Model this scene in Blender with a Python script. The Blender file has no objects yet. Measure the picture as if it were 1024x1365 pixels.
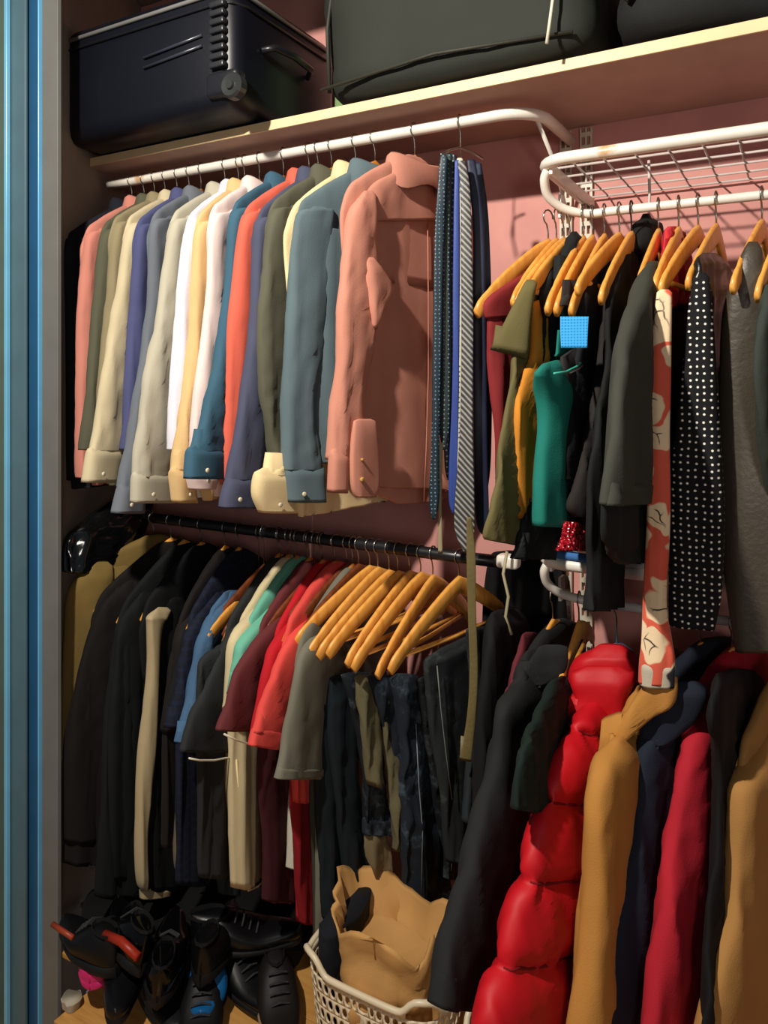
import bpy, bmesh, math, random
from mathutils import Vector, noise
C = bpy.context.scene
COL = C.collection
R = random.Random(7)

# ------------------------------------------------------------ camera, world, light, exposure
F, CX, CY, ZC = 1000.0, 512.0, 503.0, 1.5
TH = math.radians(29.2)
cam = bpy.data.cameras.new('camera'); co = bpy.data.objects.new('camera', cam); COL.objects.link(co)
cam.sensor_fit = 'VERTICAL'; cam.sensor_height = 36; cam.sensor_width = 27
cam.lens = F*36/1365; cam.shift_y = -(682.5-CY)/1365
co.location = (0, 0, ZC); co.rotation_euler = (math.pi/2, 0, TH)
cam.clip_start = .02
C.camera = co
w = bpy.data.worlds.new('room_air'); C.world = w; w.use_nodes = True
w.node_tree.nodes['Background'].inputs[0].default_value = (.75, .86, 1, 1)
w.node_tree.nodes['Background'].inputs[1].default_value = .075
def lamp(name, loc, e, col, size, target):
    l = bpy.data.lights.new(name, 'AREA'); l.energy = e; l.color = col; l.shape = 'DISK'; l.size = size
    o = bpy.data.objects.new(name, l); COL.objects.link(o); o.location = loc
    o.rotation_euler = (Vector(target)-Vector(loc)).to_track_quat('-Z', 'Y').to_euler()
lamp('ceiling_lamp', (-.86, -.1, 2.72), 50, (1, .925, .82), .08, (-.7, 1.6, 1.2))
lamp('fill_light', (.7, -.7, 1.55), 6.5, (1, .90, .80), .4, (-.3, 1.6, .9))  # added fill for the shaded cloth and shelf underside, not a lamp of the room
C.view_settings.view_transform = 'Standard'; C.view_settings.look = 'None'
C.view_settings.exposure = .38; C.view_settings.gamma = 1

# ------------------------------------------------------------ geometry of the place seen by the lens
FW = (-math.sin(TH), math.cos(TH)); RT = (math.cos(TH), math.sin(TH))
def ray(px, py):
    a = (px-CX)/F; b = (CY-py)/F
    return Vector((FW[0]+a*RT[0], FW[1]+a*RT[1], b))
def atY(px, py, Y):
    r = ray(px, py); k = Y/r.y
    return Vector((r.x*k, Y, ZC+r.z*k))
def atZ(px, py, Z):
    r = ray(px, py); k = (Z-ZC)/r.z
    return Vector((r.x*k, r.y*k, Z))
RY = 1.6                        # rods stand 1.6 m in
class Fr:
    """upright plane of one hanger: through the rod above px_n, its front tip seen at px_t"""
    def __init__(s, pn, pt, rodz, L=.22, Y=RY):
        n = atY(pn, CY, Y); s.N = Vector((n.x, n.y)); s.rod = rodz
        r = ray(pt, CY); u = Vector((r.x, r.y)).normalized()
        k = s.N.dot(u); per = (s.N-u*k).length
        dd = math.sqrt(max(L*L-per*per, (.25*L)**2))
        s.d = (u*(k-dd)-s.N).normalized()
        s.n = Vector((-s.d.y, s.d.x))
        if s.n.dot(-s.N) < 0: s.n = -s.n
        s.L = L
        s.O = Vector((s.N.x, s.N.y, rodz))
    def pt(s, px, py):
        r = ray(px, py)
        k = s.N.dot(s.n)/(r.x*s.n.x+r.y*s.n.y)
        return Vector((r.x*k, r.y*k, ZC+r.z*k))
    def at(s, a, z, n=0): return Vector((s.N.x+s.d.x*a+s.n.x*n, s.N.y+s.d.y*a+s.n.y*n, z))
    def n3(s): return Vector((s.n.x, s.n.y, 0))

# ------------------------------------------------------------ materials
def lin(c):
    return tuple(((v/255)/12.92 if v/255 <= .04045 else ((v/255+.055)/1.055)**2.4) for v in c)+(1,)
MC = {}
def mat(col, kind='cloth', rough=.85, col2=(240, 240, 235), k=60, metal=0, bump=.25, sheen=.0, spec=.3, trans=0):
    if kind in ('cloth', 'denim', 'plastic', 'dots') and max(col) < 80: col = tuple(v*.80 for v in col)
    key = (col, kind, rough, col2, k, metal, bump, sheen, spec, trans)
    if key in MC: return MC[key]
    m = bpy.data.materials.new(kind); m.use_nodes = True; MC[key] = m
    nt = m.node_tree; N = nt.nodes; Lk = nt.links; p = N['Principled BSDF']
    def nd(t, **kw):
        o = N.new(t)
        for a, b in kw.items():
            if a in o.inputs.keys(): o.inputs[a].default_value = b
            else: setattr(o, a, b)
        return o
    tc = nd('ShaderNodeTexCoord'); obj = tc.outputs['Object']; uv = tc.outputs['UV']
    p.inputs['Roughness'].default_value = rough; p.inputs['Metallic'].default_value = metal
    p.inputs['Specular IOR Level'].default_value = spec
    if sheen: p.inputs['Sheen Weight'].default_value = sheen; p.inputs['Sheen Tint'].default_value = lin(col)
    if trans: p.inputs['Transmission Weight'].default_value = trans
    c1 = lin(col); c2 = lin(col2)
    no = nd('ShaderNodeTexNoise', Scale=9.0, Detail=5.0); Lk.new(obj, no.inputs['Vector'])
    mix = nd('ShaderNodeMixRGB'); mix.inputs[1].default_value = tuple(v*.78 for v in c1[:3])+(1,)
    mix.inputs[2].default_value = tuple(min(1, v*1.15) for v in c1[:3])+(1,)
    Lk.new(no.outputs['Fac'], mix.inputs[0]); out = mix.outputs[0]
    def over(fac, colr, base):
        q = nd('ShaderNodeMixRGB'); Lk.new(fac, q.inputs[0]); Lk.new(base, q.inputs[1]); q.inputs[2].default_value = colr
        return q.outputs[0]
    def ramp(src, a, b, inv=False):
        q = nd('ShaderNodeMapRange'); Lk.new(src, q.inputs[0]); q.inputs[1].default_value = a; q.inputs[2].default_value = b
        q.inputs[3].default_value = 1 if inv else 0; q.inputs[4].default_value = 0 if inv else 1
        return q.outputs[0]
    def wave(src, scale, rot=0, dist=0):
        mp = nd('ShaderNodeMapping'); mp.inputs['Rotation'].default_value = (0, 0, rot); Lk.new(src, mp.inputs[0])
        q = nd('ShaderNodeTexWave', Scale=scale, Distortion=dist); Lk.new(mp.outputs[0], q.inputs[0]); return q.outputs['Fac']
    if kind == 'dots':
        v = nd('ShaderNodeTexVoronoi', Scale=float(k), Randomness=.25); v.voronoi_dimensions = '2D'
        Lk.new(uv, v.inputs['Vector']); out = over(ramp(v.outputs['Distance'], .13, .2, True), c2, out)
    elif kind == 'stripe': out = over(ramp(wave(uv, k, 0), .6, .75), c2, out)
    elif kind == 'twill': out = over(ramp(wave(uv, k, .75), .55, .7), c2, out)
    elif kind == 'check':
        out = over(ramp(wave(uv, k, 0), .7, .85), c2, out); out = over(ramp(wave(uv, k, math.pi/2), .7, .85), c2, out)
    elif kind == 'floral':
        ds = nd('ShaderNodeTexNoise', Scale=14.0, Detail=2.0); Lk.new(uv, ds.inputs['Vector'])
        va = nd('ShaderNodeVectorMath', operation='MULTIPLY_ADD'); Lk.new(ds.outputs['Color'], va.inputs[0])
        va.inputs[1].default_value = (.09, .09, .09); Lk.new(uv, va.inputs[2])
        v = nd('ShaderNodeTexVoronoi', Scale=17.0); v.voronoi_dimensions = '2D'; Lk.new(va.outputs[0], v.inputs['Vector'])
        out = over(ramp(v.outputs['Distance'], .43, .48, True), c2, out)
        v2 = nd('ShaderNodeTexVoronoi', Scale=45.0, feature='DISTANCE_TO_EDGE'); v2.voronoi_dimensions = '2D'; Lk.new(va.outputs[0], v2.inputs['Vector'])
        e = ramp(v2.outputs['Distance'], .03, .09, True)
        mm = nd('ShaderNodeMath', operation='MULTIPLY'); Lk.new(e, mm.inputs[0]); Lk.new(ramp(v.outputs['Distance'], .2, .3, True), mm.inputs[1])
        out = over(mm.outputs[0], lin((60, 55, 55)), out)
    elif kind == 'denim':
        q = nd('ShaderNodeTexNoise', Scale=16.0, Detail=6.0, Roughness=.7); Lk.new(obj, q.inputs['Vector'])
        out = over(ramp(q.outputs['Fac'], .52, .78), c2, out)
    elif kind == 'wood':
        mp = nd('ShaderNodeMapping'); mp.inputs['Scale'].default_value = (1, 1, .18) if k == 60 else (.1, 1, 1); Lk.new(obj, mp.inputs[0])
        q = nd('ShaderNodeTexNoise', Scale=70.0, Detail=3.0); Lk.new(mp.outputs[0], q.inputs['Vector'])
        out = over(ramp(q.outputs['Fac'], .45, .75), c2, out)
    elif kind == 'metal_scuff':
        q = nd('ShaderNodeTexNoise', Scale=11.0, Detail=4.0); Lk.new(obj, q.inputs['Vector'])
        out = over(ramp(q.outputs['Fac'], .62, .7), c2, out)
    elif kind == 'sequin':
        v = nd('ShaderNodeTexVoronoi', Scale=160.0); Lk.new(obj, v.inputs['Vector'])
        out = over(ramp(v.outputs['Color'], .55, .8), c2, out)
    Lk.new(out, p.inputs['Base Color'])
    # relief
    if kind in ('paint', 'metal_scuff', 'wood', 'plastic'):
        b1 = nd('ShaderNodeTexNoise', Scale=60.0, Detail=2.0); st, ds_ = bump*.3, .002
    elif kind == 'sequin':
        b1 = nd('ShaderNodeTexVoronoi', Scale=160.0); st, ds_ = .9, .01
    elif kind == 'leather':
        b1 = nd('ShaderNodeTexNoise', Scale=120.0, Detail=3.0); st, ds_ = bump, .003
    else:
        b1 = nd('ShaderNodeTexNoise', Scale=26.0, Detail=6.0, Roughness=.62); st, ds_ = bump, .012
    if kind in ('cloth', 'stripe', 'dots', 'check', 'floral', 'denim'):
        mq = nd('ShaderNodeMapping'); mq.inputs['Scale'].default_value = (1, 1, .4); mq.inputs['Rotation'].default_value = (.15, .1, 0)
        Lk.new(obj, mq.inputs[0]); Lk.new(mq.outputs[0], b1.inputs['Vector'])
        b1.noise_type = 'RIDGED_MULTIFRACTAL'; b1.inputs['Scale'].default_value = 9.0; b1.inputs['Detail'].default_value = 4.0; b1.inputs['Roughness'].default_value = .45; st *= 1.3; ds_ = .009
    else: Lk.new(obj, b1.inputs['Vector'])
    bp = nd('ShaderNodeBump', Strength=st, Distance=ds_); Lk.new(b1.outputs[0], bp.inputs['Height'])
    if kind not in ('paint', 'metal_scuff', 'wood', 'plastic', 'sequin', 'leather'):
        b2 = nd('ShaderNodeTexNoise', Scale=420.0, Detail=1.0); Lk.new(obj, b2.inputs['Vector'])
        bq = nd('ShaderNodeBump', Strength=.25, Distance=.0015); Lk.new(b2.outputs[0], bq.inputs['Height']); Lk.new(bp.outputs[0], bq.inputs['Normal'])
        Lk.new(bq.outputs[0], p.inputs['Normal'])
    else: Lk.new(bp.outputs[0], p.inputs['Normal'])
    return m
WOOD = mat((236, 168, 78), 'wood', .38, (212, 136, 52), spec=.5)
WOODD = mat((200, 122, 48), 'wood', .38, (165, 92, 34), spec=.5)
STEEL = mat((170, 168, 160), 'paint', .28, metal=1)
WHITE = mat((232, 226, 214), 'metal_scuff', .35, (205, 165, 120), spec=.5)
WIRE = mat((205, 192, 186), 'paint', .4)
BLACKM = mat((24, 24, 28), 'paint', .35, spec=.5)

# ------------------------------------------------------------ object helpers
def link(name, me, parent=None, loc=None):
    o = bpy.data.objects.new(name, me); COL.objects.link(o)
    if parent: o.parent = parent
    if loc is not None: o.location = loc
    return o
def tag(o, label=None, cat=None, group=None, kind=None):
    for k, v in (('label', label), ('category', cat), ('group', group), ('kind', kind)):
        if v: o[k] = v
    return o
def thing(name, label, cat, loc, group=None):
    return tag(link(name, None, None, loc), label, cat, group)
def wloc(o):
    v = Vector((0, 0, 0))
    while o: v += o.location; o = o.parent
    return v
def mesh(name, vs, fs, m, parent=None, uvs=None, smooth=True, origin=None):
    """vs in world coordinates"""
    if parent is not None: org = wloc(parent)
    else: org = Vector(origin) if origin is not None else Vector((0, 0, 0))
    me = bpy.data.meshes.new(name)
    me.from_pydata([tuple(v-org) for v in vs], [], fs)
    if uvs:
        ul = me.uv_layers.new(name='UVMap')
        flat = []
        for f in fs:
            for i in f: flat += uvs[i]
        ul.data.foreach_set('uv', flat)
    me.materials.append(m)
    if smooth: me.polygons.foreach_set('use_smooth', [True]*len(me.polygons))
    o = link(name, me, parent, org if parent is None else None)
    return o
def rings(rs, cap0=True, cap1=True, closed=True):
    vs = [p for r in rs for p in r]; M = len(rs[0]); fs = []
    for i in range(len(rs)-1):
        for j in range(M if closed else M-1):
            a = i*M+j; b = i*M+(j+1) % M; fs.append((a, b, b+M, a+M))
    if cap0: fs.append(tuple(range(M))[::-1])
    if cap1: fs.append(tuple((len(rs)-1)*M+j for j in range(M)))
    return vs, fs
def tube_g(pts, r, M=8, closed=False):
    pts = [Vector(p) for p in pts]; rs = []
    prev = None
    for i, p in enumerate(pts):
        a = pts[i-1] if (i > 0 or closed) else p; b = pts[(i+1) % len(pts)] if (i < len(pts)-1 or closed) else p
        t = (b-a).normalized()
        if prev is None:
            u = t.cross(Vector((0, 0, 1)))
            if u.length < .1: u = t.cross(Vector((0, 1, 0)))
        else: u = prev-t*prev.dot(t)
        u.normalize(); v = t.cross(u); prev = u
        rr = r[i] if isinstance(r, (list, tuple)) else r
        rs.append([p+(u*math.cos(2*math.pi*k/M)+v*math.sin(2*math.pi*k/M))*rr for k in range(M)])
    if closed: rs.append(rs[0])
    return rings(rs, not closed, not closed)
def tube(name, pts, r, m, parent=None, M=8, origin=None, closed=False):
    vs, fs = tube_g(pts, r, M, closed)
    return mesh(name, vs, fs, m, parent, origin=origin if origin is not None else vs[0])
def join(gs):
    vs, fs = [], []
    for v, f in gs:
        n = len(vs); vs += v; fs += [tuple(i+n for i in q) for q in f]
    return vs, fs
def box_g(c, s, rot=0, bev=0):
    bm = bmesh.new(); bmesh.ops.create_cube(bm, size=1)
    for v in bm.verts: v.co = Vector((v.co.x*s[0], v.co.y*s[1], v.co.z*s[2]))
    if bev: bmesh.ops.bevel(bm, geom=list(bm.edges), offset=bev, segments=3, profile=.5, affect='EDGES')
    cr, sr = math.cos(rot), math.sin(rot)
    bm.verts.index_update()
    vs = [Vector((c[0]+v.co.x*cr-v.co.y*sr, c[1]+v.co.x*sr+v.co.y*cr, c[2]+v.co.z)) for v in bm.verts]
    fs = [tuple(v.index for v in f.verts) for f in bm.faces]; bm.free()
    return vs, fs
def box(name, c, s, m, parent=None, rot=0, bev=.002, smooth=False):
    vs, fs = box_g(c, s, rot, bev)
    return mesh(name, vs, fs, m, parent, smooth=smooth, origin=c)
def smoothrows(rows, n):
    """Catmull-Rom through rows of number tuples"""
    out = []; L = len(rows)
    if L == 2: return [tuple(a+(b-a)*i/(n-1) for a, b in zip(*rows)) for i in range(n)]
    for i in range(n):
        t = i/(n-1)*(L-1); k = min(int(t), L-2); f = t-k
        p0, p1, p2, p3 = rows[max(k-1, 0)], rows[k], rows[k+1], rows[min(k+2, L-1)]
        out.append(tuple(.5*((2*b)+(-a+c)*f+(2*a-5*b+4*c-d)*f*f+(-a+3*b-3*c+d)*f**3) for a, b, c, d in zip(p0, p1, p2, p3)))
    return out

def drape(name, fr, AB, m, parent=None, t=.018, off=0, fold=.004, lam=.07, wr=.004, baffle=None, M=26, cap=True, tt=None, hemout=0, flat=.72):
    """a hanging cloth body: AB = list of (front edge point, back edge point) from top to bottom; closed, with folds"""
    t *= .82
    wd_ = max((b-a).length for a, b in AB); M = max(M, min(60, int(wd_*2.1/.012)))
    rows = smoothrows([tuple(a)+tuple(b) for a, b in AB], max(10, min(130 if baffle else 64, int((2.2 if baffle else 1)*sum((AB[i+1][0]-AB[i][0]).length for i in range(len(AB)-1))/.013))))
    nr = len(rows); seed = R.random()*40; ph = [R.random()*6.28 for _ in range(5)]
    nv = Vector((fr.n.x, fr.n.y, 0)); rs = []; uv = []; dall = []
    for i, r in enumerate(rows):
        A = Vector(r[:3]); B = Vector(r[3:]); f = i/(nr-1)
        z = (A.z+B.z)/2
        h = (B-A)/2; c = (A+B)/2; w_ = h.length
        tk = t*(tt(f) if tt else min(1, .45+f*4))
        tk = min(tk, w_*1.1)
        jl = noise.noise(Vector((seed, z*7, 1)))*wr*.6; jr = noise.noise(Vector((seed+9, z*7, 1)))*wr*.6
        ring = []; dqs = []
        for j in range(M):
            a = 2*math.pi*j/M; ca, sa = math.cos(a), math.sin(a)
            cs = math.copysign(abs(ca)**flat, ca); sn = math.copysign(abs(sa)**flat, sa)
            x = cs*w_; p = c+h*cs
            nn = sn*tk; s = (p.x-fr.N.x)*fr.d.x+(p.y-fr.N.y)*fr.d.y
            am = fold*min(1, .25+f*1.1)
            rg = lambda x: 1.35-2.2*abs(math.sin(x*.5))
            fo = am*(rg(6.283*s/lam+ph[0]+.8*math.sin(z*5+ph[1]))+.5*rg(6.283*s/(lam*.41)+ph[2]+1.1*math.sin(z*7+ph[3])))
            fo += wr*.4*noise.noise(Vector((s*16+seed, z*9, sn*.6)))+wr*.75*(.22-abs(noise.noise(Vector(((s+z*.8)*24, (z-s*.6)*11+seed, sn*.5)))))
            if baffle:
                q = (p.z-.45*s)/baffle; q -= math.floor(q); dq = min(q, 1-q)*baffle; g = (1-math.exp(-(dq/.014)**1.2))*(.8+.2*math.sin(math.pi*q))
                nn *= .6+.45*g; p = p+h.normalized()*cs*(.017*g-.006); fo += .006*math.exp(-dq/.025)*noise.noise(Vector((s*55, p.z*8+seed, sn)))*2
                fo += .004*noise.noise(Vector((s*40, p.z*30+seed, 0)))*(1-g)*3
            if baffle: dqs.append(((p.z-.45*s)/baffle, sn))
            ring.append(p+nv*(off+nn+fo)-(h.normalized()*(jl if cs < 0 else -jr) if w_ > .001 else Vector()))
            uv.append((s+(.0 if sa > 0 else .31), p.z))
        rs.append(ring); dall.append(dqs)
    if cap:   # rounded top, turned-in open hem
        top = rs[0]; cc = sum(top, Vector())/M; up = [cc+(p-cc)*.55+Vector((0, 0, t*.45)) for p in top]
        bot = rs[-1]; cb = sum(bot, Vector())/M; inn = [cb+(p-cb)*.86+Vector((0, 0, .006)) for p in bot]; inn2 = [cb+(p-cb)*.7+Vector((0, 0, .05)) for p in bot]
        rs = [up]+rs+[inn, inn2]; uv = uv[:M]+uv+uv[-M:]*2
    vs, fs = rings(rs)
    ob = mesh(name, vs, fs, m, parent, uvs=uv, origin=rs[0][0])
    if baffle:
        lo = min(q[0] for r in dall for q in r); hi = max(q[0] for r in dall for q in r)
        for k in range(math.ceil(lo), math.floor(hi)+1):
            pts = []
            for j in range(0, M//2+1):
                i = min(range(nr), key=lambda i: abs(dall[i][j][0]-k))
                if abs(dall[i][j][0]-k) < .06: pts.append(rs[i+(1 if cap else 0)][j]+nv*.001)
            if len(pts) > 3:
                pts = [(pts[max(i-1, 0)]+pts[i]+pts[min(i+1, len(pts)-1)])/3 for i in range(len(pts))]
                tube('quilt_seam', pts, .0022, mat((112, 6, 16), 'cloth', .9), ob, 5)
    return ob
def pxAB(fr, rows):
    out = []
    for r in rows:
        y, xl, xr = r[:3]; yr = r[3] if len(r) > 3 else y
        out.append((fr.pt(xl, y), fr.pt(xr, yr)))
    return out
def piece(name, fr, rows, m, parent, **kw): return drape(name, fr, pxAB(fr, rows), m, parent, **kw)
def strip(name, fr, rows, m, parent, out=.03, r=None):
    """thin band of piping / hem along px points (x, y)"""
    return tube(name, [fr.pt(x, y)+fr.n3()*out for x, y in rows], .0012 if name in ('stitching', 'seam', 'pleat') else .0022, m, parent, 6)

# ------------------------------------------------------------ hanger
def hanger(fr, zn, zt, label, m=WOOD, group='wooden clothes hangers on the rods', bar=True, hookmat=STEEL, thick=1.0, back=True, sw=0):
    g = thing('clothes_hanger', label, 'hanger', fr.O, group)
    L = fr.L; rs = []; n = 34
    for i in range(n+1):
        u = -1+2*i/n
        a = abs(u)
        dz = (.88*a**1.12+.12*a**5)
        z = zn-(zn-zt)*dz
        hh = (.021-.006*a)*thick; 
        if a > .97: hh *= .72
        if .80 < a < .84: hh *= .93
        th = (.0066-.0010*a)*thick*(.8 if .80 < a < .84 else 1)
        sl = (zn-zt)*(.98)/L*(0 if a < .06 else math.copysign(1, -u))
        c = fr.at(u*L, z, -.009*a*a+sw*a)
        ring = []
        nrm = Vector((-sl*fr.d.x, -sl*fr.d.y, 1)).normalized()
        for k in range(10):
            q = 2*math.pi*k/10
            ring.append(c+nrm*(math.copysign(abs(math.sin(q))**.7, math.sin(q))*hh)+fr.n3()*(math.copysign(abs(math.cos(q))**.7, math.cos(q))*th))
        rs.append(ring)
    vs, fs = rings(rs); mesh('shoulder_bar', vs, fs, m, g)
    r = .0165; pts = [fr.at(0, zn+.012), fr.at(0, fr.rod-.032), fr.at(.003, fr.rod-.022)]
    for k in range(9):
        a = math.radians(-70+k*32); pts.append(fr.at(r*math.cos(a), fr.rod+r*math.sin(a)+.001))
    tube('hook', pts, .0018, hookmat, g, 6)
    if bar:
        tube('trouser_bar', [fr.at(-L*.86, zt+.022, -.012), fr.at(0, zt+.02, -.008), fr.at(L*.86, zt+.022, -.012)], .0055*thick, m, g, 8)
    return g
def yoke(fr, zn, zt, m, g, L=None, t=.021, drop=.16, name='shoulders', a0=.2):
    L = L or fr.L; AB = []
    for a in [q for q in (.2, .35, .5, .65, .8, .93, 1.02) if q >= a0]:
        z = zn-(zn-zt)*(.88*a**1.12+.12*a**5)+.031*(1 if a < .95 else .3); AB.append((fr.at(a*L, z), fr.at(-a*L, z)))
    AB += [(fr.at(L*1.06, zt-.04), fr.at(-L*1.03, zt-.04)), (fr.at(L*1.0, zt-drop), fr.at(-L*.98, zt-drop))]
    return drape(name, fr, AB, m, g, t=t, off=-.003, fold=.001, wr=.002, tt=lambda f: min(1, .7+f*2))
def collar(fr, z0, m, parent, rs_=.072, rn=.030, h=.04, name='collar'):
    M = 30; out = []
    spec = [(0, -.012, 0), (.0, .0, 0), (-.004, h, 0), (.001, h+.004, 0), (.008, h-.002, 0), (.020, -.012, 1), (.018, -.014, 1)]
    for dr, dz, leaf in spec:
        ring = []
        for j in range(M):
            a = 2*math.pi*j/M; ca, sa = math.cos(a), math.sin(a)
            tip = max(0, math.cos(a-.75))**6+max(0, math.cos(a-2.4))**6
            zz = z0+dz-(.030*tip if leaf else 0)-.012*(sa > 0)*abs(sa)*(1 if dz > .01 else 0)+.003*math.sin(3*a)
            ring.append(fr.at(ca*(rs_+dr), zz, sa*(rn+dr)))
        out.append(ring)
    vs, fs = rings(out, False, False)
    return mesh(name, vs, fs, m, parent)

# ============================================================ THE SETTING
SZ = 2.127                          # underside of the long shelf
WALLY = 1.885
PINK = mat((208, 148, 140), 'paint', .8, bump=.3)
GREY = mat((150, 136, 122), 'paint', .8, bump=.3)
def wall(name, a, b, z0, z1, m, th=.06):
    a = Vector(a); b = Vector(b); d = (b-a).normalized(); n = Vector((-d.y, d.x))
    v = [Vector((p.x, p.y, z)) for z in (z0, z1) for p in (a, b, b+n*th, a+n*th)]
    f = [(0, 1, 5, 4), (1, 2, 6, 5), (2, 3, 7, 6), (3, 0, 4, 7), (4, 5, 6, 7), (0, 3, 2, 1)]
    return tag(mesh(name, v, f, m, smooth=False, origin=v[0]), kind='structure')
wall('wall_back', (-2.1, WALLY), (1.0, WALLY), 0, 2.8, PINK)
wall('wall_left', (-1.76, 1.345), (-2.045, WALLY+.03), -.3, 2.8, GREY)
wall('wall_right', (.95, WALLY), (.95, 1.3), 0, 2.8, GREY)
box_c = box('ceiling', (-.5, 1.55, 2.83), (3.4, .9, .05), GREY); tag(box_c, kind='structure')
FLOORM = mat((196, 146, 78), 'wood', .45, (176, 122, 60), k=61)
fl = box('floor', (-.4, .4, -.325), (4.2, 2.2, .03), FLOORM); tag(fl, kind='structure')
for i in range(11):
    v, f = box_g((-.4, -.6+i*.17, -.306), (4.1, .168, .012), 0, .001); mesh('floor_board', v, f, FLOORM, fl, smooth=False)
pl = tag(link('trim_1', None, None, (-.4, 1.5, 0)), kind='structure')      # raised wardrobe plinth
for i in range(5):
    x0 = (-1.525, -1.69, -1.80, -1.85, -1.9)[i]; y0 = 1.15+i*.147
    v, f = box_g(((x0+.94)/2, y0+.0735, -.006), (.94-x0, .1455, .012), 0, .0012); mesh('floor_board', v, f, FLOORM, pl, smooth=False)
v, f = box_g(((-1.52+.94)/2, 1.16, -.16), (2.46, .02, .295), 0, .001); mesh('front_board', v, f, FLOORM, pl, smooth=False)
hd_ = box('wall_header', (-.4, 1.30, 2.70), (3.2, .06, .2), GREY); tag(hd_, kind='structure')  # unseen lintel over the opening, added to shade the space above the shelf
# sliding door frame near the left of the view
door = tag(link('door_1', None, None, (-1.7, 1.28, 0)), kind='structure')
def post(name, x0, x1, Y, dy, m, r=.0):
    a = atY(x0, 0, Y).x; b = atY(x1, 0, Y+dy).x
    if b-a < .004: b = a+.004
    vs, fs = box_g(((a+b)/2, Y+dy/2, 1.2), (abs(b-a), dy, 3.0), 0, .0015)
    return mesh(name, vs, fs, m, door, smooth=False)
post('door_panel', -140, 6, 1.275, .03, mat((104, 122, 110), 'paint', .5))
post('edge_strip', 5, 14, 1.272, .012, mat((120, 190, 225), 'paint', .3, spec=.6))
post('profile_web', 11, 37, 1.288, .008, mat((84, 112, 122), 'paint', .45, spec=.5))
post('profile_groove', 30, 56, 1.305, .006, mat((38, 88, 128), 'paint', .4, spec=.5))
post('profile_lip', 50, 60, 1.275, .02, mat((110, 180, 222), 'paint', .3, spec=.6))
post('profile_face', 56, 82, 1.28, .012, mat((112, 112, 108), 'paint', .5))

# ---- long plank shelf
shelf = thing('plank_shelf', 'long pale plank shelf under the suitcases with a light front edge', 'shelf', (-1, 1.7, SZ))
SHF = mat((190, 156, 142), 'paint', .7)
xl = -1.852; 
vs = [Vector(p) for p in ((xl, 1.52, SZ), (.92, 1.52, SZ), (.92, WALLY-.002, SZ), (-2.03, WALLY-.002, SZ))]
vs += [v+Vector((0, 0, .02)) for v in vs]
mesh('board', vs, [(0, 3, 2, 1), (4, 5, 6, 7), (0, 1, 5, 4), (1, 2, 6, 5), (2, 3, 7, 6), (3, 0, 4, 7)], SHF, shelf, smooth=False)
v, f = box_g(((xl+.92)/2, 1.518, SZ+.0105), (.92-xl, .005, .024), 0, .001)
mesh('edge_band', v, f, mat((238, 208, 160), 'paint', .5), shelf, smooth=False)
# ---- slotted uprights
def upright(x, z0, z1, label):
    gs = []; n = int((z1-z0)/.032)
    for dx in (-.013, 0, .013): gs.append(box_g((x+dx, WALLY-.007, (z0+z1)/2), (.0045, .012, z1-z0)))
    for i in range(n+1): gs.append(box_g((x, WALLY-.007, z0+(i+.5)*(z1-z0)/(n+1)), (.03, .0118, .011)))
    v, f = join(gs); tag(mesh('slotted_upright', v, f, mat((205, 196, 176), 'paint', .45, spec=.5), smooth=False, origin=v[0]), label, 'shelf upright', 'slotted uprights on the pink wall')
ux = atY(757, 0, WALLY).x; ux2 = atY(783, 0, WALLY).x
upright(ux-.002, .25, 2.12, 'left one of two pale slotted metal uprights on the pink wall')
upright(ux2, .25, 2.12, 'right one of two pale slotted metal uprights on the pink wall')

# ---- rods
RZ, RZ2 = 2.09, 1.085
xa = -1.86; xb = -.60
t = thing('clothes_rail', 'white upper clothes rail curving back to the wall above the shirts', 'clothes rail', (xa, RY, RZ))
pts = [(xa+(xb-xa)*i/14, RY, RZ) for i in range(15)]
for k in range(1, 9):
    a = math.radians(k*10); pts.append((xb+.09*math.sin(a), RY+.09-.09*math.cos(a), RZ))
pts += [(xb+.095, WALLY-.03, RZ)]
tube('rail', pts, .0135, WHITE, t, 14)
tube('brace', [(xb+.075, RY+.05, RZ-.008), (xb+.085, RY+.16, RZ-.085), (xb+.085, WALLY-.012, RZ-.20)], .005, WHITE, t, 8)
box('bracket_plate', (xb+.095, WALLY-.024, RZ-.01), (.02, .045, .07), WHITE, t).location -= t.location
t = thing('clothes_rail', 'black lower clothes rail above the T-shirts and trousers', 'clothes rail', (-1.8, RY, RZ2))
tube('rail', [(-1.82+1.24*i/8, RY, RZ2) for i in range(9)], .014, BLACKM, t, 14)
tube('support_arm', [(-.58, RY, RZ2), (-.56, RY+.1, RZ2), (-.56, WALLY-.01, RZ2-.02)], .009, BLACKM, t, 8)
v, f = box_g((-.575, RY-.0, RZ2+.004), (.05, .035, .03), 0, .008); mesh('end_cap', v, f, WHITE, t)

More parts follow.
